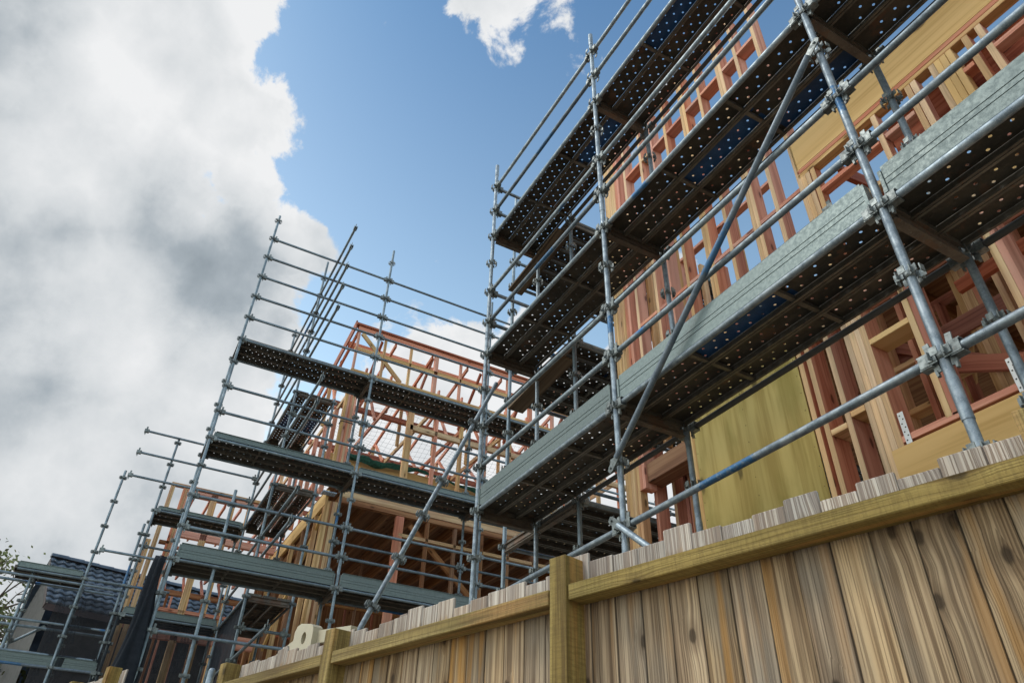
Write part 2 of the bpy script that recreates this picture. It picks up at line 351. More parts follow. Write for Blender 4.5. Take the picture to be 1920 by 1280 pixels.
def box_bm(bm, cx, cy, cz, sx, sy, sz, mi=0, M=None):
    vs = []
    for dz in (-.5, .5):
        for dy in (-.5, .5):
            for dx in (-.5, .5):
                v = Vector((cx+dx*sx, cy+dy*sy, cz+dz*sz))
                if M: v = M @ v
                vs.append(bm.verts.new(v))
    for f in ((0, 2, 3, 1), (4, 5, 7, 6), (0, 1, 5, 4), (2, 6, 7, 3), (0, 4, 6, 2), (1, 3, 7, 5)):
        fc = bm.faces.new([vs[i] for i in f]); fc.material_index = mi
    return vs
def timber_mesh(L, w, h, mat, ch=None):
    ch = ch or (.0042 if mat == 'paling' else .0035 if mat == 'rail' else .0025)
    k = ('t', round(L, 3), w, h, mat)
    if k not in CACHE:
        bm = bmesh.new(); box_bm(bm, 0, 0, 0, L, w, h)
        bmesh.ops.bevel(bm, geom=bm.edges[:], offset=ch, segments=1, affect='EDGES')
        CACHE[k] = mesh_from(bm, 'timber', [MAT[mat]])
    return CACHE[k]
def timber(name, parent, p0, p1, w, h, mat, upv=(0, 0, 1), label=None):
    """w across, h along the up vector"""
    p0 = Vector(p0); p1 = Vector(p1)
    return put(name, timber_mesh((p1-p0).length, w, h, mat), parent, (p0+p1)/2, frame(p0, p1, upv), label)
def tube_bm(bm, x0, x1, r, seg=14, inner=True, mi=0):
    rings = []
    for (x_, rr) in (((x0, r*.84), (x0, r), (x1, r), (x1, r*.84)) if inner else ((x0, r), (x1, r))):
        rings.append([bm.verts.new((x_, rr*math.cos(2*math.pi*i/seg), rr*math.sin(2*math.pi*i/seg))) for i in range(seg)])
    if inner: rings.append(rings[0])
    for a, b_ in zip(rings[:-1], rings[1:]):
        for i in range(seg):
            f = bm.faces.new((a[i], a[(i+1) % seg], b_[(i+1) % seg], b_[i])); f.smooth = (abs(a[0].co.x-b_[0].co.x) > 1e-6); f.material_index = mi
def sharpen(bm):
    for e_ in bm.edges:
        if len(e_.link_faces) == 2 and e_.calc_face_angle(0) > .6: e_.smooth = False
def tube_mesh(L, r, mat, sleeves=()):
    k = ('p', round(L, 3), r, mat, tuple(round(s, 2) for s in sleeves))
    if k not in CACHE:
        bm = bmesh.new(); tube_bm(bm, -L/2, L/2, r)
        for s in sleeves: tube_bm(bm, s-.11-L/2, s+.11-L/2, r*1.13)
        bm.normal_update(); sharpen(bm)
        CACHE[k] = mesh_from(bm, 'tube', [MAT[mat]])
    return CACHE[k]
def tube(name, parent, p0, p1, r, mat, label=None, sleeves=()):
    p0 = Vector(p0); p1 = Vector(p1)
    return put(name, tube_mesh((p1-p0).length, r, mat, sleeves), parent, (p0+p1)/2, frame(p0, p1), label)

# ------------------------------------------------------------------ scaffold kit
H = .495; Z0 = 2.927
def K(k): return Z0 + k*H
TR = .0242
def coupler_mesh():
    """the V pressings welded round a standard"""
    if 'coupler' in CACHE: return CACHE['coupler']
    bm = bmesh.new()
    for a in range(4):
        Mr = Matrix.Rotation(a*math.pi/2, 4, 'Z')
        for s in (-1, 1):
            box_bm(bm, .046, s*.024, 0, .044, .005, .042, M=Mr @ Matrix.Rotation(s*.22, 4, 'Z'))
        box_bm(bm, .068, 0, .002, .006, .036, .042, M=Mr)
    tube_bm(bm, -.02, .02, TR*1.12, seg=12)
    for v in bm.verts[-48:]: v.co = Vector((v.co.y, v.co.z, v.co.x))
    CACHE['coupler'] = mesh_from(bm, 'coupler', [MAT['clamp']]); return CACHE['coupler']
def wedge_mesh():
    """C clamp and captive wedge at a ledger end; the tube runs off towards +X"""
    if 'wedge' in CACHE: return CACHE['wedge']
    bm = bmesh.new()
    box_bm(bm, .0, .027, 0, .085, .006, .062); box_bm(bm, .0, -.027, 0, .085, .006, .062)
    box_bm(bm, .018, 0, .034, .06, .052, .006)
    box_bm(bm, .018, 0, -.034, .06, .052, .006)
    Mw = Matrix.Rotation(.10, 4, 'Y')
    vs = box_bm(bm, -.012, 0, .012, .03, .009, .165, M=Mw)
    box_bm(bm, -.004, .0, -.075, .012, .02, .03, M=Mw)
    CACHE['wedge'] = mesh_from(bm, 'wedge_clamp', [MAT['clamp']]); return CACHE['wedge']
def plank_mesh(L, blue=(), seed=0):
    k = ('plank', round(L, 3), tuple(blue))
    if k in CACHE: return CACHE[k]
    bm = bmesh.new(); W = .228; cw = (W-.022)/3; pitch = .112
    seg_of = lambda x_: min(2, int((x_+L/2)/(L/3)))
    nx = int((L-.10)/pitch); x0 = -nx*pitch/2
    for zz, c in [(z_, c_) for z_ in (0, .003) for c_ in range(3)]:
        yc = (c-1)*cw; off = pitch/2 if c == 1 else 0
        n = nx-1 if c == 1 else nx
        xs = x0+off
        def quad(xa, xb):
            if xb-xa < 1e-4: return
            f = bm.faces.new([bm.verts.new((xx, yy, zz)) for xx, yy in ((xa, yc-cw/2), (xb, yc-cw/2), (xb, yc+cw/2), (xa, yc+cw/2))])
            f.material_index = 1 if seg_of((xa+xb)/2) in blue else 0
        quad(-L/2, xs); quad(xs+n*pitch, L/2)
        for i in range(n):
            cx = xs+(i+.5)*pitch
            mi = 1 if seg_of(cx) in blue else 0
            r = .0105
            ring = [bm.verts.new((cx+r*math.cos(a*math.pi/4+math.pi/8), yc+r*math.sin(a*math.pi/4+math.pi/8), zz)) for a in range(8)]
            if zz == 0:
                rt_ = [bm.verts.new((v.co.x, v.co.y, .003)) for v in ring]
                for a in range(8): bm.faces.new((ring[a], rt_[a], rt_[(a+1) % 8], ring[(a+1) % 8])).material_index = mi
            cor = [bm.verts.new((cx+pitch/2*sx_, yc+cw/2*sy_, zz)) for sx_, sy_ in ((1, 1), (-1, 1), (-1, -1), (1, -1))]
            # ring order: 22.5,67.5,...; corners at 45,135,225,315
            for q_ in range(4):
                a = q_*2; f = bm.faces.new((ring[a], ring[a+1], cor[q_])); f.material_index = mi
                f = bm.faces.new((ring[a+1], ring[(a+2) % 8], cor[(q_+1) % 4], cor[q_])); f.material_index = mi
    for s in (-1, 1):
        box_bm(bm, 0, s*(W/2-.007), -.024, L, .004, .052, 2)
        box_bm(bm, 0, s*(W/2-.015), -.051, L, .018, .004, 2)
    for xx in (-L/6, L/6): box_bm(bm, xx, 0, -.028, .032, W-.02, .03, 2)
    for s in (-1, 1): box_bm(bm, s*(L/2-.003), 0, -.022, .006, W-.012, .05, 2)
    CACHE[k] = mesh_from(bm, 'deck_plank', [MAT['deck'], MAT['deck_blue'], MAT['lip']]); return CACHE[k]
def toe_mesh(L, hgt):
    k = ('toe', round(L, 3), hgt)
    if k in CACHE: return CACHE[k]
    bm = bmesh.new()
    zs = [0, .36, .385, .54, .565, 1.0] if hgt > .15 else [0, 1.0]
    for i in range(len(zs)-1):
        groove = (i % 2 == 1)
        a, b_ = zs[i]*hgt, zs[i+1]*hgt
        box_bm(bm, 0, 0, (a+b_)/2, L, .022 if groove else .034, b_-a-.0008)
    box_bm(bm, 0, -.022, hgt-.004, L, .02, .006); box_bm(bm, 0, -.022, .004, L, .02, .006)
    for s in (-1, 1):
        box_bm(bm, s*(L/2+.012), 0, hgt*.5, .02, .05, hgt*.75)
    CACHE[k] = mesh_from(bm, 'toe_board', [MAT['board']]); return CACHE[k]
def transom_mesh(L):
    k = ('tr', round(L, 3))
    if k in CACHE: return CACHE[k]
    bm = bmesh.new(); box_bm(bm, 0, 0, .0, L, .05, .006); box_bm(bm, 0, 0, -.045, L, .008, .09); box_bm(bm, 0, 0, -.092, L, .055, .006)
    box_bm(bm, 0, 0, -.045, L-.10, .03, .03)
    CACHE[k] = mesh_from(bm, 'transom', [MAT['transom']]); return CACHE[k]
class Scaffold:
    def __init__(s, label, loc, mat='galv'):
        s.t = thing('scaffold', label, 'scaffold', loc, 'galvanised tube scaffolds round the timber frames'); s.mat = mat
    def std(s, x, y, z0, z1, kmin=None, kmax=None, mat=None, label=None, sleeves=()):
        o = tube('standard', s.t, (x, y, z0), (x, y, z1), TR, mat or s.mat, label, [v-z0 for v in sleeves if z0 < v < z1])
        L = z1-z0
        q = frame((0, 0, 0), (0, 0, 1)); inv = q.inverted()
        for k in range(-7, 20):
            z = K(k)
            if z > z1-.1 or z < z0+.1 or (kmin is not None and k < kmin) or (kmax is not None and k > kmax): continue
            c = put('coupler', coupler_mesh(), o, (z-(z0+z1)/2, 0, 0), inv, sub=True)
        return o
    def ledger(s, p, q, k=None, mat=None, label=None, name='ledger', clamps=(1, 1), dz=0.0):
        z = K(k)+dz if k is not None else p[2]
        a = Vector((p[0], p[1], z)); b_ = Vector((q[0], q[1], z if k is not None else q[2]))
        d = (b_-a).normalized(); a2 = a+d*.07; b2 = b_-d*.07
        o = tube(name, s.t, a2, b2, TR*.98, mat or s.mat, label)
        L = (b2-a2).length
        if clamps[0]: put('wedge_clamp', wedge_mesh(), o, (-L/2-.01, 0, 0), None, sub=True)
        if clamps[1]: put('wedge_clamp', wedge_mesh(), o, (L/2+.01, 0, 0), Quaternion((0, 0, 1), math.pi), sub=True)
        return o
    def transom(s, p, q, k):
        a = Vector((p[0], p[1], K(k)+.015)); b_ = Vector((q[0], q[1], K(k)+.015))
        return put('transom', transom_mesh((b_-a).length-.09), s.t, (a+b_)/2, frame(a, b_))
    def deck(s, axis, a0, a1, c0, c1, k, blues=None):
        """planks along axis from a0 to a1, laid side by side from c0 to c1"""
        n = int(round(abs(c1-c0)/.236)); L = abs(a1-a0)-.03
        for i in range(n):
            c = c0+(c1-c0)*(i+.5)/n
            bl = (blues or {}).get(i, ())
            mid = (a0+a1)/2
            loc = (mid, c, K(k)+.062) if axis == 'x' else (c, mid, K(k)+.062)
            q = Quaternion() if axis == 'x' else Quaternion((0, 0, 1), math.pi/2)
            put('deck_plank', plank_mesh(L, bl), s.t, loc, q, 'steel plank with a blue painted underside panel' if bl else None)
    def toe(s, p, q, k, hgt=.222, dz=.03, off=0):
        a = Vector((p[0], p[1], K(k)+dz)); b_ = Vector((q[0], q[1], K(k)+dz))
        L = (b_-a).length-.14
        return put('toe_board', toe_mesh(L, hgt), s.t, (a+b_)/2, frame(a, b_))
    def brace(s, p, q, mat=None, name='diagonal_brace', label=None):
        p = Vector(p); q = Vector(q); d = (q-p).normalized()
        o = tube(name, s.t, p+d*.1, q-d*.1, TR*.98, mat or s.mat, label); L = (q-p).length
        k = 'flatend'
        if k not in CACHE:
            bm = bmesh.new()
            prof = [(.03, .023), (-.02, .030), (-.10, .030), (-.125, .018), (-.125, -.018), (-.10, -.030), (-.02, -.030), (.03, -.023)]
            top = [bm.verts.new((x_, .004, z_)) for x_, z_ in prof]; bot = [bm.verts.new((x_, -.004, z_)) for x_, z_ in prof]
            bm.faces.new(top); bm.faces.new(bot[::-1])
            for i in range(8): bm.faces.new((top[i], bot[i], bot[(i+1) % 8], top[(i+1) % 8]))
            bmesh.ops.recalc_face_normals(bm, faces=bm.faces[:])
            box_bm(bm, -.09, 0, 0, .014, .03, .014)
            CACHE[k] = mesh_from(bm, 'flat_end', [MAT['clamp']])
        put('flat_end', CACHE[k], o, (-L/2+.1, 0, 0), None, sub=True)
        put('flat_end', CACHE[k], o, (L/2-.1, 0, 0), Quaternion((0, 0, 1), math.pi), sub=True)
        return o

GZ = -.85
# ------------------------------------------------------------------ ground
bm = bmesh.new(); n = 40
gv = {}
for i in range(n+1):
    for j in range(n+1):
        f_ = lambda a: math.copysign(abs(a)**2.6, a)*600
        x_, y_ = f_((i/n-.5)*2), f_((j/n-.5)*2)
        gv[i, j] = bm.verts.new((x_, y_, GZ))
for i in range(n):
    for j in range(n): bm.faces.new((gv[i, j], gv[i+1, j], gv[i+1, j+1], gv[i, j+1]))
g = bpy.data.objects.new('ground', mesh_from(bm, 'ground', [MAT['ground']])); COL.objects.link(g); g['kind'] = 'structure'

# ------------------------------------------------------------------ scaffold along the near house
YO, YI = -2.985, -3.70
XS = [-3.50, -1.055, 1.397, 3.854, 6.3015]
S = Scaffold('large near scaffold with three perforated steel decks along the right hand timber house', (2.4, -3.3, GZ))
for i, x_ in enumerate(XS):
    top = {4: 8.30, 3: 8.21}.get(i, 8.9)
    lab = {2: 'nearest standard with worn blue paint at two heights', 3: 'standard with a sleeve joint just above the fence', 4: 'tall end standard at the far corner'}.get(i)
    S.std(x_, YO, GZ, {2: 8.45, 3: 8.21}.get(i, top), mat={2: 'galv_s1', 3: 'galv_s2'}.get(i), label=lab, sleeves=(K(0)-1.22, K(4)+.35, top-.05))
    S.std(x_, YI, GZ, K(8)+.16 if i > 2 else K(5)+.1, sleeves=(K(0)-.9,))
def bays(i): return (XS[i], XS[i+1])
for i in range(4):
    xa, xb = bays(i)
    for k in (10, 9, 8, 6, 5, 4, 2, 1, 0, -2):
        if k == -2 and i == 3:
            S.ledger((xa, YO), (xb, YO), k); continue
        lab = None; mt = 'galv_low' if (i, k) == (2, -2) else 'tube_blue' if (i, k) in ((3, 9), (3, 5)) else None
        S.ledger((xa, YO), (xb, YO), k, mat=mt, label=lab)
    for k in (0, 4, 8): S.ledger((xa, YI-.02), (xb, YI-.02), k, mat='steel_dark')
    bl = {8: {1: (0,), } if i == 3 else {0: (1,)} if i == 2 else {1: (2,)}, 4: {1: (1,)} if i == 2 else {2: (0,)} if i == 1 else {}, 0: {0: (1,)} if i == 2 else {}}
    if i == 2: bl[4] = {1: (1,), 2: (0,)}
    for k in (0, 4, 8): S.deck('x', xa, xb, YO-.012, YI+.035, k, bl[k])
    S.toe((xa, YO-.012), (xb, YO-.012), 0)
for x_ in XS:
    for k in (0, 4, 8): S.transom((x_, YO), (x_, YI), k)
for k in (10, 9, 6, 5): S.ledger((XS[4], YO), (XS[4], YI-.0), k)
S.ledger((2.02+.0, YI), (XS[3], YI), 2, mat='galv_far', clamps=(1, 1), label='short inner guard rail with a hooked free end')
S.brace((1.36, YO+.075, K(3)+.02), (3.87, YO+.075, K(-1)-.06), mat='tube_blue', label='grey blue diagonal brace crossing the near bay')
S.brace((3.90, YO+.075, K(-2)+.05), (1.40, YO+.075, K(-6)), label='low diagonal brace dropping behind the fence')
# raker standing out from the far corner
ra, rb = Vector((6.22, -3.10, 4.50)), Vector((6.22, -1.15, -.25))
rk = tube('raker_tube', S.t, ra, rb, TR, 'galv', 'sloping raker tube with welded pressings bracing the far corner')
L = (rb-ra).length
for d_ in (.66, 1.49, 1.93, 2.43, 2.93, 3.43):
    put('coupler', coupler_mesh(), rk, (d_-L/2, 0, 0), Quaternion((0, 1, 0), math.pi/2), sub=True)

# return across the end of the near house
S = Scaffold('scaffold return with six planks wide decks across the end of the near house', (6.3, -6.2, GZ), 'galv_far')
ys = [-3.72, -6.17, -8.62, -11.07]
for x_ in (5.50, 7.06):
    for y_ in ys:
        S.std(x_, y_, GZ, 8.78 if (x_ > 7 and y_ > -4) else K(9)+.3 if x_ > 7 else K(8)+.2)
for y_ in ys[:-1]:
    for k in (0, 4, 8):
        bl = {1: (1,)} if k == 4 else {}
        S.deck('y', y_, y_-2.45, 5.56, 7.02, k, bl)
        S.ledger((7.06, y_), (7.06, y_-2.45), k); S.ledger((5.5, y_), (5.5, y_-2.45), k)
    for k in (9, 6, 5, 2, 1): S.ledger((7.06, y_), (7.06, y_-2.45), k)
for y_ in ys:
    for k in (0, 4, 8): S.transom((5.5, y_), (7.06, y_), k)
bm_ = timber('timber_board', S.t, (5.65, -3.72, K(8)-.08), (7.0, -3.72, K(8)-.16), .225, .038, 'darkwood', label='loose timber board spanning the corner under the top deck')
bm_ = timber('timber_board', S.t, (5.75, -3.78, K(4)-.08), (7.0, -3.78, K(4)-.16), .225, .038, 'darkwood')

# ------------------------------------------------------------------ scaffold along the far house front
XO, XI = 11.3, 12.03
YS = [-.52, -2.975, -5.43, -7.885, -10.34]
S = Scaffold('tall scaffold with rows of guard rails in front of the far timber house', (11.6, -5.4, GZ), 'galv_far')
for i, y_ in enumerate(YS):
    S.std(XO, y_, GZ, {0: 10.50, 1: 10.72}.get(i, 10.3), sleeves=(K(3), K(9)))
    S.std(XI, y_, GZ, K(9)+.1)
for i in range(4):
    ya, yb = YS[i], YS[i+1]
    for k in (14, 13, 12, 11, 10, 9, 7, 6, 5, 3, 2, 1, -1, -3): S.ledger((XO, ya), (XO, yb), k)
    for k in (9, 5, 1) + ((3,) if i else ()) : S.ledger((XI, ya), (XI, yb), k)
    for k in (9, 5, 1): S.deck('y', ya, yb, XO+.012, XI-.012, k)
    S.toe((XO+.01, ya), (XO+.01, yb), 1)
    S.toe((XO+.01, ya), (XO+.01, yb), 5, hgt=.10)
for y_ in YS:
    for k in (9, 5, 1): S.transom((XO, y_), (XI, y_), k)
S.std(XO+.06, -1.13, GZ, 4.66, label='short extra standard topped with a pointed cap, painted blue in part')
for k in (3, 2): pass

# ------------------------------------------------------------------ scaffold round the side of the far house
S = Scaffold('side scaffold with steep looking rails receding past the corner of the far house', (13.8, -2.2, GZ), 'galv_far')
S.std(12.55, -1.85, GZ, 10.85); S.std(12.58, -2.62, GZ, K(9)+.1); S.std(15.0, -1.85, GZ, 10.53); S.std(15.0, -2.62, GZ, K(9)+.1)
for k in (14, 13, 12, 11, 10):
    S.ledger((12.55, -1.85), (15.0, -1.85), k); S.ledger((10.11, -1.85), (12.55, -1.85), k, clamps=(1, 1))
for k in (7, 6, 3, 2, -1):
    S.ledger((12.55, -1.85), (15.0, -1.85), k); S.ledger((10.11, -1.85+(.0 if k != 6 else 0)), (12.55, -1.85), k)
for k in (9, 5, 1):
    S.deck('x', 12.55, 15.0, -1.862, -2.60, k, {0: (1,), 2: (1,)} if k == 9 else {})
    S.transom((12.55, -1.85), (12.55, -2.62), k); S.transom((15.0, -1.85), (15.0, -2.62), k)
    S.ledger((12.55, -1.85), (15.0, -1.85), k); S.ledger((12.55, -2.62), (15.0, -2.62), k)
for k in (4, 8, 0):
    S.ledger((12.55, -2.62), (12.55, -1.85), k)

# ------------------------------------------------------------------ lower scaffold in front of the side wing
S = Scaffold('low scaffold with a single narrow upper deck in front of the side wing', (15.4, -1.0, GZ), 'galv_far')
S.std(15.0, .62, GZ, 6.05); S.std(15.04, -.12, GZ, 7.0); S.std(15.04, -.03, GZ, K(4)+.2)
S.std(15.75, -.12, GZ, K(5)+.1); S.std(15.75, .62, GZ, K(2)+.1); S.std(15.75, -1.83, GZ, K(5)+.1)
S.ledger((15.0, .58), (15.0, -1.85), 6, dz=.09); S.ledger((15.0, .58), (15.0, -1.85), 3, dz=.06)
S.ledger((15.0, .58), (15.0, -1.85), 7, dz=.10); S.ledger((15.0, .58), (15.0, -1.85), 8, dz=.09)
S.ledger((15.0, -.12), (15.0, -1.85), 5); S.ledger((15.75, -.12), (15.75, -1.85), 5); S.ledger((15.75, -.12), (15.75, -1.85), 4)
S.ledger((15.0, -.12), (15.0, -1.85), 1)
S.deck('y', -.12, -1.83, 15.02, 15.74, 5); S.toe((15.01, -.12), (15.01, -1.83), 5, hgt=.07)
S.deck('y', -.12, -1.83, 15.02, 15.74, 1); S.toe((15.01, -.12), (15.01, -1.83), 1, hgt=.12)
for y_ in (-.12, -1.83):
    for k in (5, 1): S.transom((15.0, y_), (15.75, y_), k)

S = Scaffold('lowest scaffold beside the tiled house at the left edge of the site', (15.4, 1.1, GZ), 'galv_far')
for x_, y_, zt in ((15.1, 1.43, 3.98), (15.8, 1.43, 3.9), (15.0, 2.3, 4.7), (15.8, 2.3, 4.6)):
    S.std(x_, y_, GZ, zt)
S.deck('y', .62, 1.75, 15.02, 15.74, 2); S.ledger((15.0, 1.75), (15.0, -.9), 2, clamps=(0, 0)); S.ledger((15.0, 2.3), (15.0, -.1), 2, dz=-.10, clamps=(0, 0))
S.ledger((15.8, 2.3), (15.8, .0), 2, clamps=(0, 0))
S.toe((15.01, 1.75), (15.01, .62), 2, hgt=.10)
for k in (1, 0): S.ledger((15.8, 2.3), (15.8, -.1), k, dz=-.25)
for k in (0, 1): S.ledger((15.05, 2.3), (15.05, -.1), k, dz=-.3)
S.toe((15.02, 2.3), (15.02, -.1), -1, hgt=.16, dz=.02); S.ledger((15.0, 2.3), (15.0, -.1), -1, mat='tube_blue')
for y_ in (1.43, 2.3): S.ledger((15.05, y_), (15.8, y_), 0); S.ledger((15.05, y_), (15.8, y_), 2)
S.brace((15.9, 2.0, K(-1)), (15.9, 1.0, K(1)-.2))

# ------------------------------------------------------------------ near timber-frame house
HS = thing('timber_frame_house', 'near house frame of pink studs and yellow laminated beam behind the large scaffold', 'house frame', (2, -6, GZ))
YW = -4.245; D = .09
def stud(x_, z0, z1, mat='pink', name='stud', y=YW, w=.045, d=D, par=None, label=None):
    return timber(name, par or HS, (x_, y, z0), (x_, y, z1), w, d, mat, upv=(0, 1, 0), label=label)
def plate(x0, x1, z, mat='pink', name='plate', y=YW, h=.045, d=D, par=None, label=None):
    return timber(name, par or HS, (x0, y, z), (x1, y, z), d, h, mat, label=label)
# upright member frame(): local z = upv -> d measured along Y, w along X
TOP = 8.1
# built-up corner
for i, x_ in enumerate((5.33, 5.284, 5.238, 5.192, 5.146)):
    stud(x_, GZ, 8.14, 'tan' if i != 4 else 'tan', name='corner_stud')
for x_ in (5.10, 5.054): stud(x_, 3.0, TOP, 'pink', d=.14, y=-4.27)
uppers = [(4.90, 'sunlit_pink'), (4.56, 'sunlit_pink'), (4.33, 'pink'), (4.06, 'sunlit_pink'), (3.74, 'sunlit_pink'), (3.694, 'sunlit_pink'), (3.43, 'sunlit_pink'), (3.11, 'sunlit_pink'), (3.064, 'sunlit_pink'), (2.83, 'sunlit_pink'), (2.545, 'sunlit_pink')]
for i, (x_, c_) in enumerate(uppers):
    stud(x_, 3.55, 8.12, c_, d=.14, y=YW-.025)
xs_ = [u_[0] for u_ in uppers]
for a, b_ in zip(xs_[:-1], xs_[1:]):
    if a-b_ < .1: continue
    plate(b_+.0225, a-.0225, 7.37, 'pink' if random.random() < .6 else 'tan', 'nogging', d=.14, y=YW-.025)
    if random.random() < .93: plate(b_+.0225, a-.0225, 4.90, 'pink', 'nogging', h=.045)
plate(2.5, 5.30, 3.50, 'pink', 'plate'); plate(2.52, 5.35, 8.165, 'pink', 'plate')
plate(2.52, 5.3, 5.98, 'red', 'nogging')
# second frame wall behind, seen between the studs
for i, x_ in enumerate((5.2, 4.85, 4.5, 4.2, 3.9, 3.55)):
    stud(x_, 3.5, 6.6-(i % 3)*.3, 'tan' if i % 2 else 'pink', y=-5.3)
plate(3.5, 5.25, 5.3, 'tan', 'nogging', y=-5.3); plate(3.5, 5.25, 6.62, 'pink', 'plate', y=-5.3)
for y_ in (-4.5, -4.75, -5.0): stud(4.98, 3.5, 6.9, 'tan', y=y_)
# lower walls: opening beside corner
plate(4.33, 5.12, 3.16, 'brown', 'lintel', h=.20, d=.20, y=-4.33)
for x_, c_, y_ in ((4.30, 'tan', YW), (4.95, 'pink', -4.75), (4.75, 'pink', -4.75), (4.50, 'pink', -4.65), (4.46, 'pink', -4.6), (4.22, 'pink', -5.0)):
    stud(x_, GZ, 3.06 if x_ != 4.30 else 3.4, c_, y=y_, d=.12)
plate(4.3, 5.0, 2.75, 'pink', 'nogging', y=-4.75)
for x_, y_, c_ in ((5.08, -4.42, 'pink'), (5.03, -4.62, 'sunlit_pink'), (4.86, -4.62, 'red'), (4.80, -4.62, 'pink'), (4.66, -4.5, 'brown'), (4.60, -4.9, 'pink'), (4.38, -4.45, 'sunlit_pink'), (4.34, -4.9, 'red'), (4.95, -5.3, 'tan'), (4.7, -5.6, 'pink')): stud(x_, GZ, 3.5, c_, y=y_, d=.14)
plate(4.35, 4.8, 2.45, 'red', 'nogging', y=-4.6)
# plywood panel
put('plywood_panel', timber_mesh(1.95, 1.245, .012, 'ply'), HS, (3.655, YW+.052, 2.55), frame((0, 0, 0), (0, 0, 1), (0, 1, 0)), 'greenish yellow plywood sheet nailed over the studs')
bm = bmesh.new()
for i in range(13):
    for j in range(7):
        if i % 12 and j % 3: continue
        tube_bm(bm, 0, .003, .0035, seg=6, inner=False)
        for v in bm.verts[-12:]: v.co = Vector((-.6+j*.2+v.co.y, v.co.x, -.94+i*.157+v.co.z))
put('nail_heads', mesh_from(bm, 'nail_heads', [MAT['hole']]), HS, (3.655, YW+.0585, 2.55))
for x_ in (3.2, 3.6, 4.0): stud(x_, GZ, 3.5, 'pink')
# studs to the right of the panel
for x_, z0, z1, c_ in ((3.005, .9, 3.5, 'sunlit_pink'), (2.925, .9, 3.5, 'sunlit_pink'), (2.735, .9, 3.5, 'sunlit_pink'), (2.565, .9, 3.5, 'sunlit_pink'), (2.519, .9, 3.46, 'sunlit_pink'), (2.473, .9, 3.46, 'sunlit_pink'), (2.427, 2.1, 3.46, 'sunlit_pink')):
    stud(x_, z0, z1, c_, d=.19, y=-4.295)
plate(2.59, 2.71, 2.66, 'tan', 'nogging', d=.19, y=-4.295); plate(2.76, 2.90, 2.60, 'tan', 'nogging', d=.19, y=-4.295)
plate(2.76, 2.90, 2.05, 'pink', 'nogging', d=.19, y=-4.295)
plate(2.09, 2.404, 3.11, 'lvl', 'lintel', d=.19, y=-4.295)
stud(2.067, 2.32, 3.5, 'tan', d=.06, y=-4.23); stud(2.02, 2.32, 3.5, 'red', d=.19, y=-4.295)
stud(.5, 2.32, 3.5, 'pink', d=.19, y=-4.295); stud(-.1, 2.32, 3.5, 'tan', d=.19, y=-4.295); stud(-.7, 2.32, 3.5, 'tan', d=.19, y=-4.295)
plate(-2.5, 2.404, 2.315, 'pink', 'sill_plate', d=.19, y=-4.295)
timber('floor_beam', HS, (-2.5, -4.28, 2.12), (2.50, -4.28, 2.12), .17, .30, 'lvl', label='yellow floor beam with dark round knots under the sill plate')
for x_ in (2.36, 1.62):
    bm = bmesh.new(); box_bm(bm, 0, 0, 0, .042, .002, .23)
    for j in range(7):
        box_bm(bm, -.008 if j % 2 else .008, .0016, -.09+j*.03, .009, .0012, .009, 1)
    put('nail_plate', mesh_from(bm, 'nail_plate', [MAT['plate'], MAT['hole']]), HS, (x_, -4.196, 2.385), None, 'small bright punched metal nail plate')
plate(-2.5, 2.6, 3.52, 'pink', 'plate', d=.19, y=-4.295); plate(-2.5, 2.6, 3.567, 'tan', 'plate', d=.19, y=-4.295)
# interior framing
for dx in (0, .046, .092, .138): stud(2.13-dx, 1.9, 4.05, 'tan' if dx < .1 else 'pink', y=-5.2, d=.09)
timber('beam', HS, (2.9, -5.16, 3.50), (-2.0, -5.16, 3.50), .045, .16, 'red', label='deep red horizontal beam across the opening')
timber('brace', HS, (2.80, -5.12, 3.66), (1.6, -5.12, 2.70), .045, .09, 'red')
for x_, c_ in ((2.86, 'pink'), (2.73, 'tan'), (2.50, 'pink'), (2.42, 'tan'), (1.55, 'pink'), (1.75, 'tan')): stud(x_, 1.9, 4.05, c_, y=-5.0, d=.14)
for x0, x1, z_ in ((2.73, 2.5, 2.9), (2.73, 2.5, 3.3), (2.42, 2.15, 3.05), (2.86, 2.73, 2.6)): plate(x1, x0, z_, 'tan', 'nogging', y=-5.0, d=.12)
timber('brace', HS, (2.42, -5.3, 2.9), (2.2, -5.35, 3.8), .045, .09, 'tan')
stud(1.43, 2.32, 3.5, 'tan', d=.19, y=-4.295); stud(1.384, 2.32, 3.5, 'pink', d=.19, y=-4.295)
for j, y_ in enumerate((-5.3, -6.6, -8.0)):
    for i in range(9):
        x_ = 2.35-i*.42-j*.1
        if random.random() < .85: stud(x_, 1.9, 3.9, ('red', 'brown', 'pink')[(i+j) % 3], y=y_)
    plate(-2.5, 2.5, 2.85, 'brown', 'nogging', y=y_); plate(-2.5, 2.5, 3.9, 'red', 'plate', y=y_)
    plate(-2.5, 2.5, 1.9, 'red', 'plate', y=y_)
timber('brace', HS, (2.32, -4.75, 3.05), (.9, -4.85, 2.35), .045, .12, 'red', label='red diagonal timber brace inside the opening')
timber('brace', HS, (1.9, -4.65, 3.45), (.3, -4.7, 3.55), .045, .10, 'red')
timber('brace', HS, (1.3, -5.1, 3.5), (1.6, -5.2, 2.6), .045, .09, 'tan')
for i in range(14): timber('joist', HS, (2.5-i*.36, -4.4, 4.10), (2.5-i*.36, -9.5, 4.10), .045, .19, 'brown')
for i in range(12): timber('roof_rafter', HS, (2.3-i*.45, -4.45, 5.02), (2.3-i*.45, -9.5, 5.9), .045, .14, 'red')
put('floor_sheet', timber_mesh(7.5, 5.0, .02, 'brown'), HS, (1.35, -7.0, 4.22))
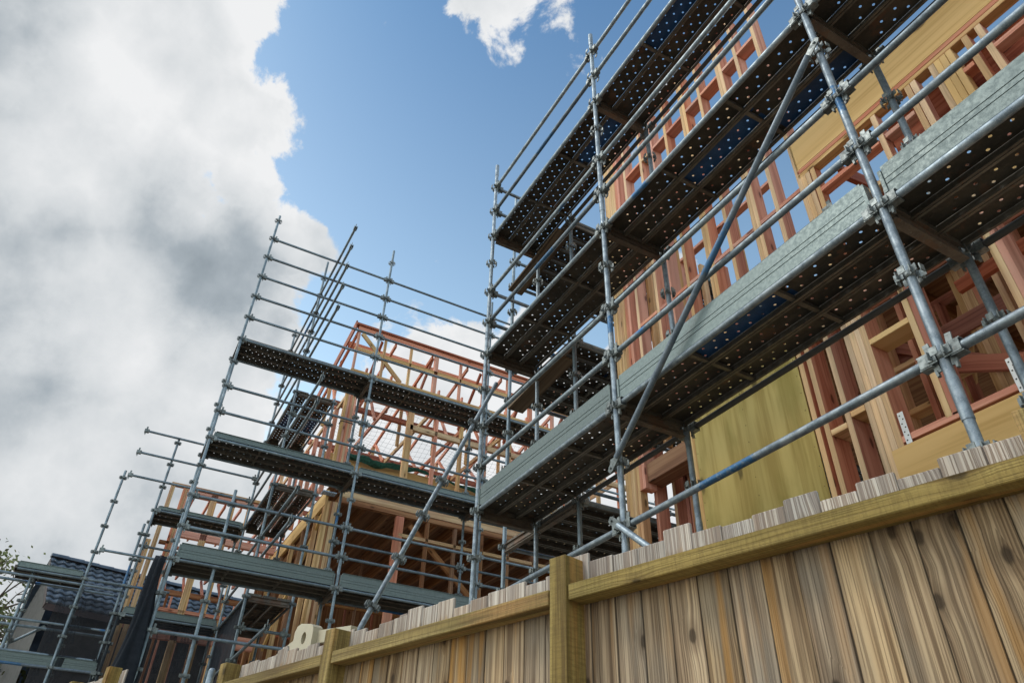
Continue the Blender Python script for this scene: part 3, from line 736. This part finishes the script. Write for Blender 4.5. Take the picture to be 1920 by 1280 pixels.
put('backing_sheet', timber_mesh(6.6, 5.2, .02, 'brown'), HS, (.1, -9.65, 2.0), frame((0, 0, 0), (0, 0, 1), (0, 1, 0)))  # brown backing added to keep the interior dark behind the openings
# upper right beam, tight studs under it
timber('roof_beam', HS, (-2.5, -4.225, 5.29), (2.545, -4.225, 5.29), .05, .36, 'lvl', label='long yellow laminated beam with small knots')
timber('roof_beam', HS, (-2.5, -4.30, 5.26), (2.545, -4.30, 5.26), .09, .30, 'lvl')
plate(-2.5, 2.545, 5.085, 'pink'); plate(-2.5, 2.545, 5.037, 'tan')
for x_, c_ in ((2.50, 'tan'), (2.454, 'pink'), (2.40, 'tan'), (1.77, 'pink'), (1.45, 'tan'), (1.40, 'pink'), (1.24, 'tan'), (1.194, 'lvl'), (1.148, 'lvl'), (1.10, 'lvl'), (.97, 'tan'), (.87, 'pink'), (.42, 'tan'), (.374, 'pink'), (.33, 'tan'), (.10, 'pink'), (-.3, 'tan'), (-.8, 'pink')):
    stud(x_, 3.6, 5.014, 'sunlit_pink' if c_ != 'lvl' else c_)
for a, b_ in ((1.80, 2.38), (1.48, 1.74), (.45, .85), (.12, .3), (-.3, .08), (-.8, -.3), (1.0, 1.08)): plate(a, b_, 4.72, 'pink', 'nogging'); plate(a, b_, 4.35, 'tan', 'nogging')
timber('lintel', HS, (-2.5, -4.42, 4.80), (1.78, -4.42, 4.80), .06, .40, 'red', label='dark red lintel board recessed under the beam')

# ------------------------------------------------------------------ far timber-frame house
HF = thing('timber_frame_house', 'far two storey house frame with pink boxed parapet truss and joists behind the tall scaffold', 'house frame', (15, -7, GZ))
XW = 12.645
def vst(y_, z0, z1, mat='pink', name='stud', x=XW, w=.045, d=.09, label=None):
    return timber(name, HF, (x, y_, z0), (x, y_, z1), w, d, mat, upv=(1, 0, 0), label=label)
def hor(y0, y1, z, mat='pink', name='plate', x=XW, h=.045, d=.09, label=None):
    return timber(name, HF, (x, y0, z), (x, y1, z), d, h, mat, label=label)
def alongx(x0, x1, y_, z0, z1=None, mat='tan', name='beam', h=.19, w=.045, label=None):
    return timber(name, HF, (x0, y_, z0), (x1, y_, z1 if z1 is not None else z0), w, h, mat, label=label)
YL, YR_ = -2.84, -10.0
# built-up corner post, and the one of the porch corner left of it
for i in range(5): vst(-2.865-i*.0465, GZ, 5.36, 'tan' if i in (0, 3) else 'brown' if i == 2 else 'tan', 'corner_post', d=.14)
for i in range(5): vst(-2.865-i*.0465, 5.8, 8.2, 'tan' if i % 3 == 0 else 'pink', 'corner_post', d=.14)
put('steel_strap', timber_mesh(.02, .26, .16, 'steel_dark'), HF, (XW, -2.958, 7.05), frame((0, 0, 0), (0, 0, 1), (1, 0, 0)))
# parapet box truss
hor(YL+.06, YR_, 9.50, 'red', 'top_plate', h=.05, d=.16, label='dark red capping along the parapet')
hor(YL, YR_, 9.415, 'pink', 'top_chord', h=.11); hor(YL, YR_, 8.87, 'tan', 'middle_chord', h=.09); hor(YL, YR_, 8.30, 'tan', 'bottom_chord', h=.09)
hor(YL, YR_, 9.40, 'pink', 'top_chord', x=13.35, h=.19); hor(YL, YR_, 8.75, 'red', 'middle_chord', x=13.9, h=.10)
wd = {0: .045, 1: .045, 2: .045, 3: .09, 4: .045, 5: .09, 6: .045, 7: .09, 8: .06, 9: .09, 10: .045, 11: .09}
for i in range(12):
    y_ = -2.88-i*.62
    vst(y_, 8.34, 9.36, 'tan' if i in (1, 2) else 'pink', 'vertical_web', w=wd[i])
    vst(y_, 8.3, 9.3, 'pink', 'vertical_web', x=13.9)
    if i % 2: timber('diagonal_web', HF, (13.85, y_+.05, 8.35), (12.75, y_+.05, 9.35), .045, .09, 'red')
timber('diagonal_web', HF, (XW-.02, -2.95, 9.3), (XW-.02, -3.95, 8.35), .045, .09, 'tan')
# side rake and mono-pitch trusses
alongx(12.62, 19.5, -2.78, 9.50, 8.30, 'red', 'rake_board', h=.24, w=.03, label='red sloping rake board at the end of the roof')
for i in range(9):
    y_ = -2.86-i*.9
    alongx(12.7, 19.3, y_, 9.33, 8.15, 'pink', 'rafter', h=.10)
    alongx(12.7, 19.3, y_-.05, 7.78, 7.90, 'pink' if i % 2 else 'tan', 'ceiling_joist', h=.10)
    xq = 13.5
    for j in range(6):
        zt = 9.33-(xq-12.7)*.179; zb = 7.8+(xq-12.7)*.018
        timber('web', HF, (xq, y_, zb), (xq+(.0 if j % 2 else .85), y_, zt-(.15 if j % 2 == 0 else 0)), .04, .08, 'tan' if j % 2 else 'pink')
        xq += .95
for x_, z_, c_ in ((14.2, 8.35, 'red'), (15.9, 8.12, 'red'), (17.6, 8.4, 'red'), (16.8, 7.95, 'pink'), (19.3, 8.2, 'red'), (19.3, 7.7, 'red')): hor(-2.9, YR_, z_, c_, 'purlin', x=x_, h=.12)
# side wall of upper floor, rear walls
for j in range(9): timber('stud', HF, (13.4+j*.75, -2.89, 5.8), (13.4+j*.75, -2.89, 7.75), .09, .045, 'pink', upv=(1, 0, 0))
for j in range(14): vst(-3.2-j*.55, 5.8, 7.7, 'pink' if j % 2 else 'tan', x=19.3)
hor(-2.9, YR_, 6.75, 'pink', 'nogging', x=19.3); hor(-2.9, YR_, 7.7, 'pink', 'plate', x=19.3)
# upper storey studs
for i in range(12):
    y_ = -4.30-i*.60
    if i == 0: vst(y_, 5.8, 7.72, 'tan', w=.135)
    else: vst(y_, 5.8, 7.72, 'pink' if i % 2 else 'tan', w=.07)
hor(-2.84, YR_, 7.75, 'pink', 'top_plate'); hor(-4.3, YR_, 7.36, 'tan', 'lintel', h=.12)
hor(-2.84, YR_, 5.82, 'tan', 'bottom_plate')
# edge beams and floor
hor(-2.84, YR_, 6.60, 'lvl', 'edge_beam', x=13.6, h=.44, d=.05); 
hor(-3.1, YR_, 5.60, 'tan', 'edge_beam', x=XW-.02, h=.20, d=.05, label='pale edge beam under the middle deck'); hor(-3.1, YR_, 5.44, 'brown', 'edge_beam', x=XW, h=.10)
alongx(12.6, 18.5, -2.86, 5.42, mat='lvl', name='edge_beam', h=.30, w=.05, label='deep yellow beam along the side of the lower storey')
put('floor_sheet', timber_mesh(5.6, 7.1, .02, 'brown'), HF, (15.55, -6.45, 5.72))
for i in range(14): alongx(12.72, 18.4, -3.2-i*.5, 5.56, 5.56, 'brown', 'floor_joist', h=.24)
# lower storey
for i, y_ in enumerate((-4.34, -4.93, -5.53, -6.13, -6.73, -7.33, -8.0, -8.6)):
    vst(y_, GZ, 5.38, 'brown' if i else 'pink', w=.16 if i == 0 else .06)
hor(-4.34, YR_, 5.02, 'tan', 'nogging', h=.06)
timber('brace', HF, (XW+.1, -4.6, 5.3), (XW+.1, -7.0, 3.3), .04, .12, 'brown')
for j in range(9): vst(-3.1-j*.72, GZ, 5.4, 'brown', x=15.4)
for j in range(10): vst(-3.0-j*.72, GZ, 5.4, 'red', x=18.3)
hor(-2.9, YR_, 4.3, 'brown', 'nogging', x=15.4); hor(-2.9, YR_, 4.2, 'red', 'nogging', x=18.3)
for j in range(6): timber('stud', HF, (13.2+j*.9, -2.88, GZ), (13.2+j*.9, -2.88, 5.27), .09, .045, ('tan', 'brown')[j % 2], upv=(1, 0, 0))
timber('brace', HF, (12.9, -2.9, 5.2), (16.5, -2.9, 3.0), .045, .09, 'lvl')
put('backing_sheet', timber_mesh(6.2, 7.2, .015, 'brown'), HF, (18.6, -6.5, 2.4), frame((0, 0, 0), (0, 0, 1), (1, 0, 0)))
put('building_wrap', timber_mesh(.02, .26, .17, 'wrap'), HF, (XW-.12, -2.86, 5.47), frame((0, 0, 0), (0, 0, 1), (1, 0, 0)), 'scrap of blue and white printed wrap on the post head')

# ------------------------------------------------------------------ side wing frame
HW = thing('timber_frame_house', 'side wing frame of orange studs rising behind the low scaffold', 'house frame', (17, -1.2, GZ))
XG = 16.2
def wst(y_, z0, z1, mat='tan', x=XG, w=.045, d=.12, label=None): return timber('stud', HW, (x, y_, z0), (x, y_, z1), w, d, mat, upv=(1, 0, 0), label=label)
def whor(y0, y1, z, mat='tan', x=XG, h=.06, name='plate'): return timber(name, HW, (x, y0, z), (x, y1, z), .12, h, mat)
for i, y_ in enumerate((-.30, -.345)): wst(y_, GZ, 6.44, 'tan')
for i, y_ in enumerate((-.56, -.607, -.655, -.72)): wst(y_, GZ, 6.44, 'tan' if i % 2 else 'pink')
for i, y_ in enumerate((-.13, -.178, -.226)): wst(y_, GZ, 5.2, 'tan')
for y_ in (-1.17, -1.215, -1.26): wst(y_, GZ, 6.4, 'tan')
for y_ in (-1.66, -1.98, -2.35): wst(y_, GZ, 6.4, 'tan' if y_ > -2 else 'pink')
whor(-.28, -2.75, 6.47, 'tan'); whor(-.7, -2.75, 6.34, 'pink', h=.12); whor(-.7, -2.75, 6.06, 'pink', x=17.5); whor(-.7, -2.75, 5.9, 'red', x=18.6)
whor(-.75, -2.75, 5.44, 'pink', h=.14); whor(-.75, -2.75, 4.95, 'pink', x=16.6); whor(-.4, -.6, 5.2, 'brown'); whor(-.75, -2.75, 3.9, 'pink'); whor(-.75, -2.75, 3.5, 'pink', h=.3)
for j in range(6):
    timber('rafter', HW, (16.4, -.8-j*.35, 5.05), (20.0, -.8-j*.35, 5.6), .045, .09, 'red')
    timber('rafter', HW, (16.4, -.8-j*.35, 6.3), (20.0, -.8-j*.35, 6.6), .045, .09, 'pink')
    wst(-.8-j*.38, GZ, 5.2, 'pink', x=19.8); wst(-.95-j*.38, GZ, 4.6, 'brown', x=17.6)
for j in range(4): timber('web', HW, (17.5, -.85-j*.4, 4.6), (18.8, -.85-j*.4, 5.3), .04, .08, 'red')
whor(-.3, -2.75, 4.6, 'brown', x=17.6, h=.1); whor(-.3, -2.75, 4.3, 'red', x=19.8, h=.12)

# ------------------------------------------------------------------ safety net and bunched netting in the far house
net = thing('safety_net', 'pale blue green safety net strung beneath the roof of the far house', 'net', (15, -6, 7.4))
bm = bmesh.new()
def cord(bm, pts, r):
    for p, q in zip(pts[:-1], pts[1:]):
        p = Vector(p); q = Vector(q); x = (q-p).normalized()
        y = x.orthogonal().normalized(); z = x.cross(y)
        ring = [[bm.verts.new(c+(y*math.cos(a*2.094)+z*math.sin(a*2.094))*r) for a in range(3)] for c in (p, q)]
        for i in range(3): bm.faces.new((ring[0][i], ring[0][(i+1) % 3], ring[1][(i+1) % 3], ring[1][i]))
def sag(x_, y_):
    u_ = (x_-12.75)/5.9; v_ = (-y_-2.95)/6.6
    return 7.62-.9*max(0, 4*u_*(1-u_)*4*v_*(1-v_))**.5*.55 - .12*math.sin(x_*3+y_*2)
O = Vector((15, -6, 7.4))
for i in range(50):
    x_ = 12.75+i*.12; cord(bm, [Vector((x_, -2.95-j*.66, sag(x_, -2.95-j*.66)))-O for j in range(11)], .0022)
for i in range(56):
    y_ = -2.95-i*.12; cord(bm, [Vector((12.75+j*.59, y_, sag(12.75+j*.59, y_)))-O for j in range(11)], .0022)
put('net_mesh', mesh_from(bm, 'net', [MAT['net']]), net, O)
bm = bmesh.new()
random.seed(3)
prev = None
seg = 60
for i in range(seg+1):
    y_ = -3.2-i*6.6/seg; zc = 6.83-.05*math.sin(i*.28)-.02*math.sin(i*1.1)-i*.002
    ring = []
    for a in range(7):
        th = a*2*math.pi/7; rr = (.025+.035*random.random())*(1+.5*math.sin(i*.23))
        ring.append(bm.verts.new(Vector((13.45+rr*math.cos(th)*.7, y_+.02*random.random(), zc+rr*1.25*math.sin(th)))-O))
    if prev:
        for a in range(7): bm.faces.new((prev[a], prev[(a+1) % 7], ring[(a+1) % 7], ring[a]))
    prev = ring
put('bunched_edge', mesh_from(bm, 'bunched', [MAT['netgreen']]), net, O, None, 'dark green edge of the net bunched along the edge beam')

# ------------------------------------------------------------------ shade cloths
def cloth(name, label, pts_fn, nu, nv, mat, origin):
    bm = bmesh.new(); g_ = [[bm.verts.new(Vector(pts_fn(i/nu, j/nv))-Vector(origin)) for j in range(nv+1)] for i in range(nu+1)]
    for i in range(nu):
        for j in range(nv): bm.faces.new((g_[i][j], g_[i+1][j], g_[i+1][j+1], g_[i][j+1])).smooth = True
    bmesh.ops.solidify(bm, geom=bm.faces[:], thickness=.004)
    o = bpy.data.objects.new(name, mesh_from(bm, name, [MAT[mat]], True)); COL.objects.link(o); o.location = origin
    o['label'] = label; o['category'] = 'shade cloth'; o['group'] = 'dark shade cloths on the left scaffolds'
    return o
def f1(u_, v_):      # gathered bundle hanging down the corner standard
    z_ = 3.42-v_*4.2; a = u_*2*math.pi
    w_ = .05+.17*min(1, v_*1.6)+.03*math.sin(v_*13+u_*5)
    r_ = w_*(1+.30*math.sin(a*5+v_*4))
    return (11.28+r_*.7*math.cos(a), -.40+.10*v_+r_*math.sin(a), z_)
cloth('shade_cloth', 'black gathered shade cloth hanging down the corner standard of the tall scaffold', f1, 40, 40, 'shade', (11.3, -.4, 1.5))
def f2(u_, v_): return (12.60+2.35*u_, -1.87+.015*math.sin(u_*40+v_*3), K(1)-.02-v_*(3.6)*(1-u_*.05)+.0*u_)
cloth('shade_cloth', 'dark shade cloth hung below the lowest deck of the side scaffold', f2, 60, 14, 'shade', (13.7, -1.87, 1.6))
def f3(u_, v_): return (15.02+.02*math.sin(u_*25+v_*4), .9-2.70*u_, K(2)-.35-v_*3.6+.04*math.sin(u_*9))
cloth('shade_cloth', 'thin see-through shade mesh stretched over the low scaffold of the side wing', f3, 50, 14, 'shade_thin', (15.0, 0, 1.6))

# ------------------------------------------------------------------ tiled house
TH = thing('tiled_house', 'dark house with a slate blue tiled roof at the left edge', 'house', (23.5, 0, GZ))
d0 = Vector((23.87, -.351, 6.5))-Vector((23.243, 2.053, 6.5)); ud = d0.normalized(); nd = Vector((-ud.y, ud.x, 0)); 
if nd.x < 0: nd = -nd
RP = Vector((23.30, 1.95, 6.5))
Lr = 9.0; pitch_v = -nd*1.55+Vector((0, 0, -1.50)); Ls = pitch_v.length; pv = pitch_v.normalized(); rn = ud.cross(pv)
if rn.z < 0: rn = -rn
bm = bmesh.new()
rows = 9; cols = 150; per = .16
for r_ in range(rows):
    a0 = r_*Ls/rows; a1 = (r_+1)*Ls/rows+.02
    prev = None
    for c_ in range(cols+1):
        s_ = c_*Lr/cols; wv = .028*math.sin(2*math.pi*s_/ (per*1.6)) 
        p_t = RP+ud*s_+pv*a0+rn*(.0+wv); p_b = RP+ud*s_+pv*a1+rn*(.055+wv); p_u = RP+ud*s_+pv*a1+rn*(.0+wv)
        vs = [bm.verts.new(p-Vector((23.5, 0, GZ))) for p in (p_t, p_b, p_u)]
        if prev:
            for q_ in (0, 1): bm.faces.new((prev[q_], vs[q_], vs[q_+1], prev[q_+1])).smooth = (q_ == 0)
        prev = vs
put('roof', mesh_from(bm, 'roof', [MAT['tile']]), TH, (23.5, 0, GZ))
# ridge tiles
bm = bmesh.new()
for i in range(22):
    c = RP+ud*(i*.41+.2)+Vector((0, 0, .03))
    x = ud; y = nd; z = Vector((0, 0, 1)); rg = []
    for e_, rr in ((-.215, .10), (.215, .115)):
        rg.append([bm.verts.new(c+x*e_+(y*math.cos(a*math.pi/6)+z*math.sin(a*math.pi/6))*rr-Vector((23.5, 0, GZ))) for a in range(7)])
    for a in range(6): bm.faces.new((rg[0][a], rg[0][a+1], rg[1][a+1], rg[1][a]))
    bm.faces.new(rg[0]); bm.faces.new(rg[1][::-1])
put('ridge_tiles', mesh_from(bm, 'ridge', [MAT['tile']]), TH, (23.5, 0, GZ))
# back slope, gable wall, front wall, fascia
def quad_obj(name, pts, mat, par, thick=.1, org=(23.5, 0, GZ), label=None):
    bm = bmesh.new(); bm.faces.new([bm.verts.new(Vector(p)-Vector(org)) for p in pts]); bmesh.ops.solidify(bm, geom=bm.faces[:], thickness=thick)
    bmesh.ops.recalc_face_normals(bm, faces=bm.faces[:])
    return put(name, mesh_from(bm, name, [MAT[mat]]), par, org, None, label)
pb = nd*1.55*2.2+Vector((0, 0, -1.5*2.2))
quad_obj('roof', [RP, RP+ud*Lr, RP+ud*Lr+pb, RP+pb], 'tile', TH, .06)
ev = RP+pitch_v
g0 = ev-pv*.35-Vector((0, 0, .08))+ud*.12
quad_obj('gable_wall', [RP+ud*.12-Vector((0, 0, .12)), g0, Vector((g0.x, g0.y, GZ)), Vector((RP.x+ud.x*.12+pb.x*.9, RP.y+ud.y*.12+pb.y*.9, GZ)), RP+ud*.12+pb*.9-Vector((0, 0, .1))], 'wallgrey', TH, .12)
w0 = ev-pv*.38-Vector((0, 0, .10))+ud*.3
quad_obj('front_wall', [w0, w0+ud*(Lr-.6), Vector((*(w0+ud*(Lr-.6)).xy, GZ)), Vector((*w0.xy, GZ))], 'walldark', TH, .12)
fb = ev+pv*.0-Vector((0, 0, .10))
timber('fascia', TH, fb+ud*.02, fb+ud*(Lr-.02), .03, .16, 'fascia')
timber('barge_board', TH, RP-Vector((0, 0, .09))+ud*.01, ev-Vector((0, 0, .09))+ud*.01, .03, .14, 'fascia')

# ------------------------------------------------------------------ tree
random.seed(11)
TR_ = thing('tree', 'leafy tree with thin open branches behind the tiled house at the far left', 'tree', (29, 4.55, GZ))
bmT = bmesh.new(); bmL = bmesh.new(); OT = Vector((29, 4.55, GZ))
def limb(p, d, L, r, dep):
    q = p+d*L; x = d; y = x.orthogonal().normalized(); z = x.cross(y)
    r2 = r*.68; rg = []
    for c, rr in ((p, r), (q, r2)): rg.append([bmT.verts.new(c+(y*math.cos(a*1.0472)+z*math.sin(a*1.0472))*rr) for a in range(6)])
    for a in range(6): bmT.faces.new((rg[0][a], rg[0][(a+1) % 6], rg[1][(a+1) % 6], rg[1][a])).smooth = True
    if dep == 0 or r2 < .008:
        for _ in range(13):
            c = q+Vector((random.gauss(0, .24), random.gauss(0, .24), random.gauss(0, .20)))
            s_ = random.uniform(.06, .10); n_ = Vector((random.gauss(0, 1), random.gauss(0, 1), random.gauss(0, 1))).normalized()
            y2 = n_.orthogonal().normalized(); z2 = n_.cross(y2)
            vs = [bmL.verts.new(c+y2*s_), bmL.verts.new(c+z2*s_*.5), bmL.verts.new(c-y2*s_), bmL.verts.new(c-z2*s_*.5)]; bmL.faces.new(vs)
        return
    for _ in range(3 if dep > 2 else random.choice((2, 3, 3))):
        nd_ = (d+Vector((random.gauss(0, .55), random.gauss(0, .55), random.gauss(.12, .35)))).normalized()
        limb(q, nd_, L*random.uniform(.66, .86), r2, dep-1)
limb(Vector((0, 0, 0)), Vector((0, .12, 1)).normalized(), 2.35, .19, 6)
put('trunk', mesh_from(bmT, 'trunk', [MAT['bark']]), TR_, OT)
put('crown', mesh_from(bmL, 'crown', [MAT['leaf']]), TR_, OT)

# ------------------------------------------------------------------ paling fence
A0 = Vector((4.458, -1.235, 0)); U = Vector((-.96680, -.25553, 0)); NB = Vector((U.y, -U.x, 0))
if NB.y > 0: NB = -NB                      # towards the building, away from the lens
s_off = A0.dot(U); base = A0-U*s_off       # point of the fence line at s = 0
def FP(s_, off, z_): return base+U*s_+NB*off+Vector((0, 0, z_))
def fence(label, s0, s1, posts, ztop, rails, ptop, seed, par_z=GZ):
    random.seed(seed)
    c = FP((s0+s1)/2, .06, GZ); t_ = thing('timber_fence', label, 'fence', tuple(c), 'timber paling fences')
    ps = sorted(posts)
    for s_ in ps:
        timber('post', t_, FP(s_, .0625, GZ), FP(s_, .0625, ztop), .10, .125, 'rail', upv=tuple(NB))
    ends = [s0]+ps+[s1]
    for a, b_ in zip(ends[:-1], ends[1:]):
        if b_-a < .2: continue
        a2 = a+(.055 if a in ps else 0); b2 = b_-(.055 if b_ in ps else 0)
        for rz in rails:
            timber('rail', t_, FP(a2+.004, .058, rz), FP(b2-.006, .058, rz), .105, .068, 'rail')
    s_ = s0
    while s_ < s1:
        w_ = random.choice((.136, .138, .137, .139)); 
        zt = ptop+random.gauss(0, .016)+(random.random() < .2)*random.uniform(-.015, .018)
        q_ = FP(s_+w_/2, .127+random.uniform(0, .004), 0)
        o = timber('paling', t_, (q_.x, q_.y, GZ-.02), (q_.x+random.gauss(0, .0004), q_.y, zt), w_-.0006, .017, 'paling', upv=tuple(NB))
        if random.random() < .14 and 'near' not in label:      # a spare board nailed on behind, standing a little proud
            q2 = FP(s_+w_*random.uniform(.1, .9), .147, 0); timber('paling', t_, (q2.x, q2.y, GZ), (q2.x, q2.y, zt+random.uniform(.0, .022)), .07, .017, 'paling', upv=tuple(NB))
        s_ += w_
    return t_
fence('weathered paling fence with greenish rails and posts in front of the scaffold', -5.66, 1.6, [-5.555, -4.097, -2.18, -.262, 1.5], 1.135, (.965, -.45), 1.126, 5)
fence('stepped higher end of the paling fence at the bottom left corner', -12.5, -8.15, [-8.3, -9.45, -11.5], 1.47, (1.28, -.2), 1.45, 6)
# stout square post standing right beside the last paling, nearest the lens
# ------------------------------------------------------------------ small things
pp = FP(-5.62, -.045, 0)
o = tube('steel_pipe', None, (pp.x, pp.y, GZ), (pp.x, pp.y, 1.10), TR, 'galv') if False else None
bm = bmesh.new(); 
rings = []
for z_, rr in ((GZ, .026), (1.075, .026), (1.092, .022), (1.100, .012)):
    rings.append([bm.verts.new((rr*math.cos(a*math.pi/8), rr*math.sin(a*math.pi/8), z_-GZ)) for a in range(16)])
for a, b_ in zip(rings[:-1], rings[1:]):
    for i in range(16): bm.faces.new((a[i], a[(i+1) % 16], b_[(i+1) % 16], b_[i])).smooth = True
bm.faces.new(rings[-1])
o = bpy.data.objects.new('steel_pipe', mesh_from(bm, 'pipe', [MAT['galv']])); COL.objects.link(o); o.location = (pp.x, pp.y, GZ)
o['label'] = 'capped grey blue steel pipe standing against the end post of the fence'; o['category'] = 'pipe'

# cream plastic barrier
B = thing('plastic_barrier', 'cream plastic barrier with an oval hole standing behind the fence', 'barrier', tuple(FP(-5.6, .7, GZ)))
def slab(name, outline, thick, hole=None, label=None, off=.7):
    bm = bmesh.new(); o0 = FP(-5.6, .7, GZ)
    vs = [bm.verts.new(FP(s_, off, z_)-o0) for s_, z_ in outline]
    if hole:
        hs = [bm.verts.new(FP(s_, off, z_)-o0) for s_, z_ in hole]
        es = [bm.edges.new((vs[i], vs[(i+1) % len(vs)])) for i in range(len(vs))]+[bm.edges.new((hs[i], hs[(i+1) % len(hs)])) for i in range(len(hs))]
        bmesh.ops.triangle_fill(bm, edges=es, use_beauty=True)
    else: bm.faces.new(vs)
    bmesh.ops.recalc_face_normals(bm, faces=bm.faces[:])
    r = bmesh.ops.extrude_face_region(bm, geom=bm.faces[:])
    bmesh.ops.translate(bm, verts=[v for v in r['geom'] if isinstance(v, bmesh.types.BMVert)], vec=NB*thick)
    bmesh.ops.recalc_face_normals(bm, faces=bm.faces[:])
    return put(name, mesh_from(bm, name, [MAT['plastic']]), B, o0, None, label)
body = [(-5.90, .4), (-5.62, .4), (-5.60, 1.50), (-5.61, 1.545), (-5.65, 1.57), (-5.82, 1.60), (-5.88, 1.585), (-5.91, 1.54)]
hole = [(-5.74+.038*math.cos(a*math.pi/6), 1.47+.05*math.sin(a*math.pi/6)) for a in range(12)]
slab('body', body, .09, hole)
slab('recess', [(-5.80, 1.40), (-5.68, 1.40), (-5.68, 1.54), (-5.80, 1.54)], .01, off=.775, label='olive recess plate behind the oval hole')  # olive plate added to close the view through the hole
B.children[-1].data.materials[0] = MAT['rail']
slab('arm', [(-5.60, 1.52), (-5.60, 1.42), (-5.10, 1.375), (-5.10, 1.475)], .06, off=.75)
slab('leg', [(-5.905, 1.53), (-5.905, 1.42), (-6.45, 1.27), (-6.45, 1.37)], .05, off=.75)
slab('leg', [(-5.90, 1.2), (-5.95, 1.2), (-6.05, .4), (-6.0, .4)], .05, off=.8)
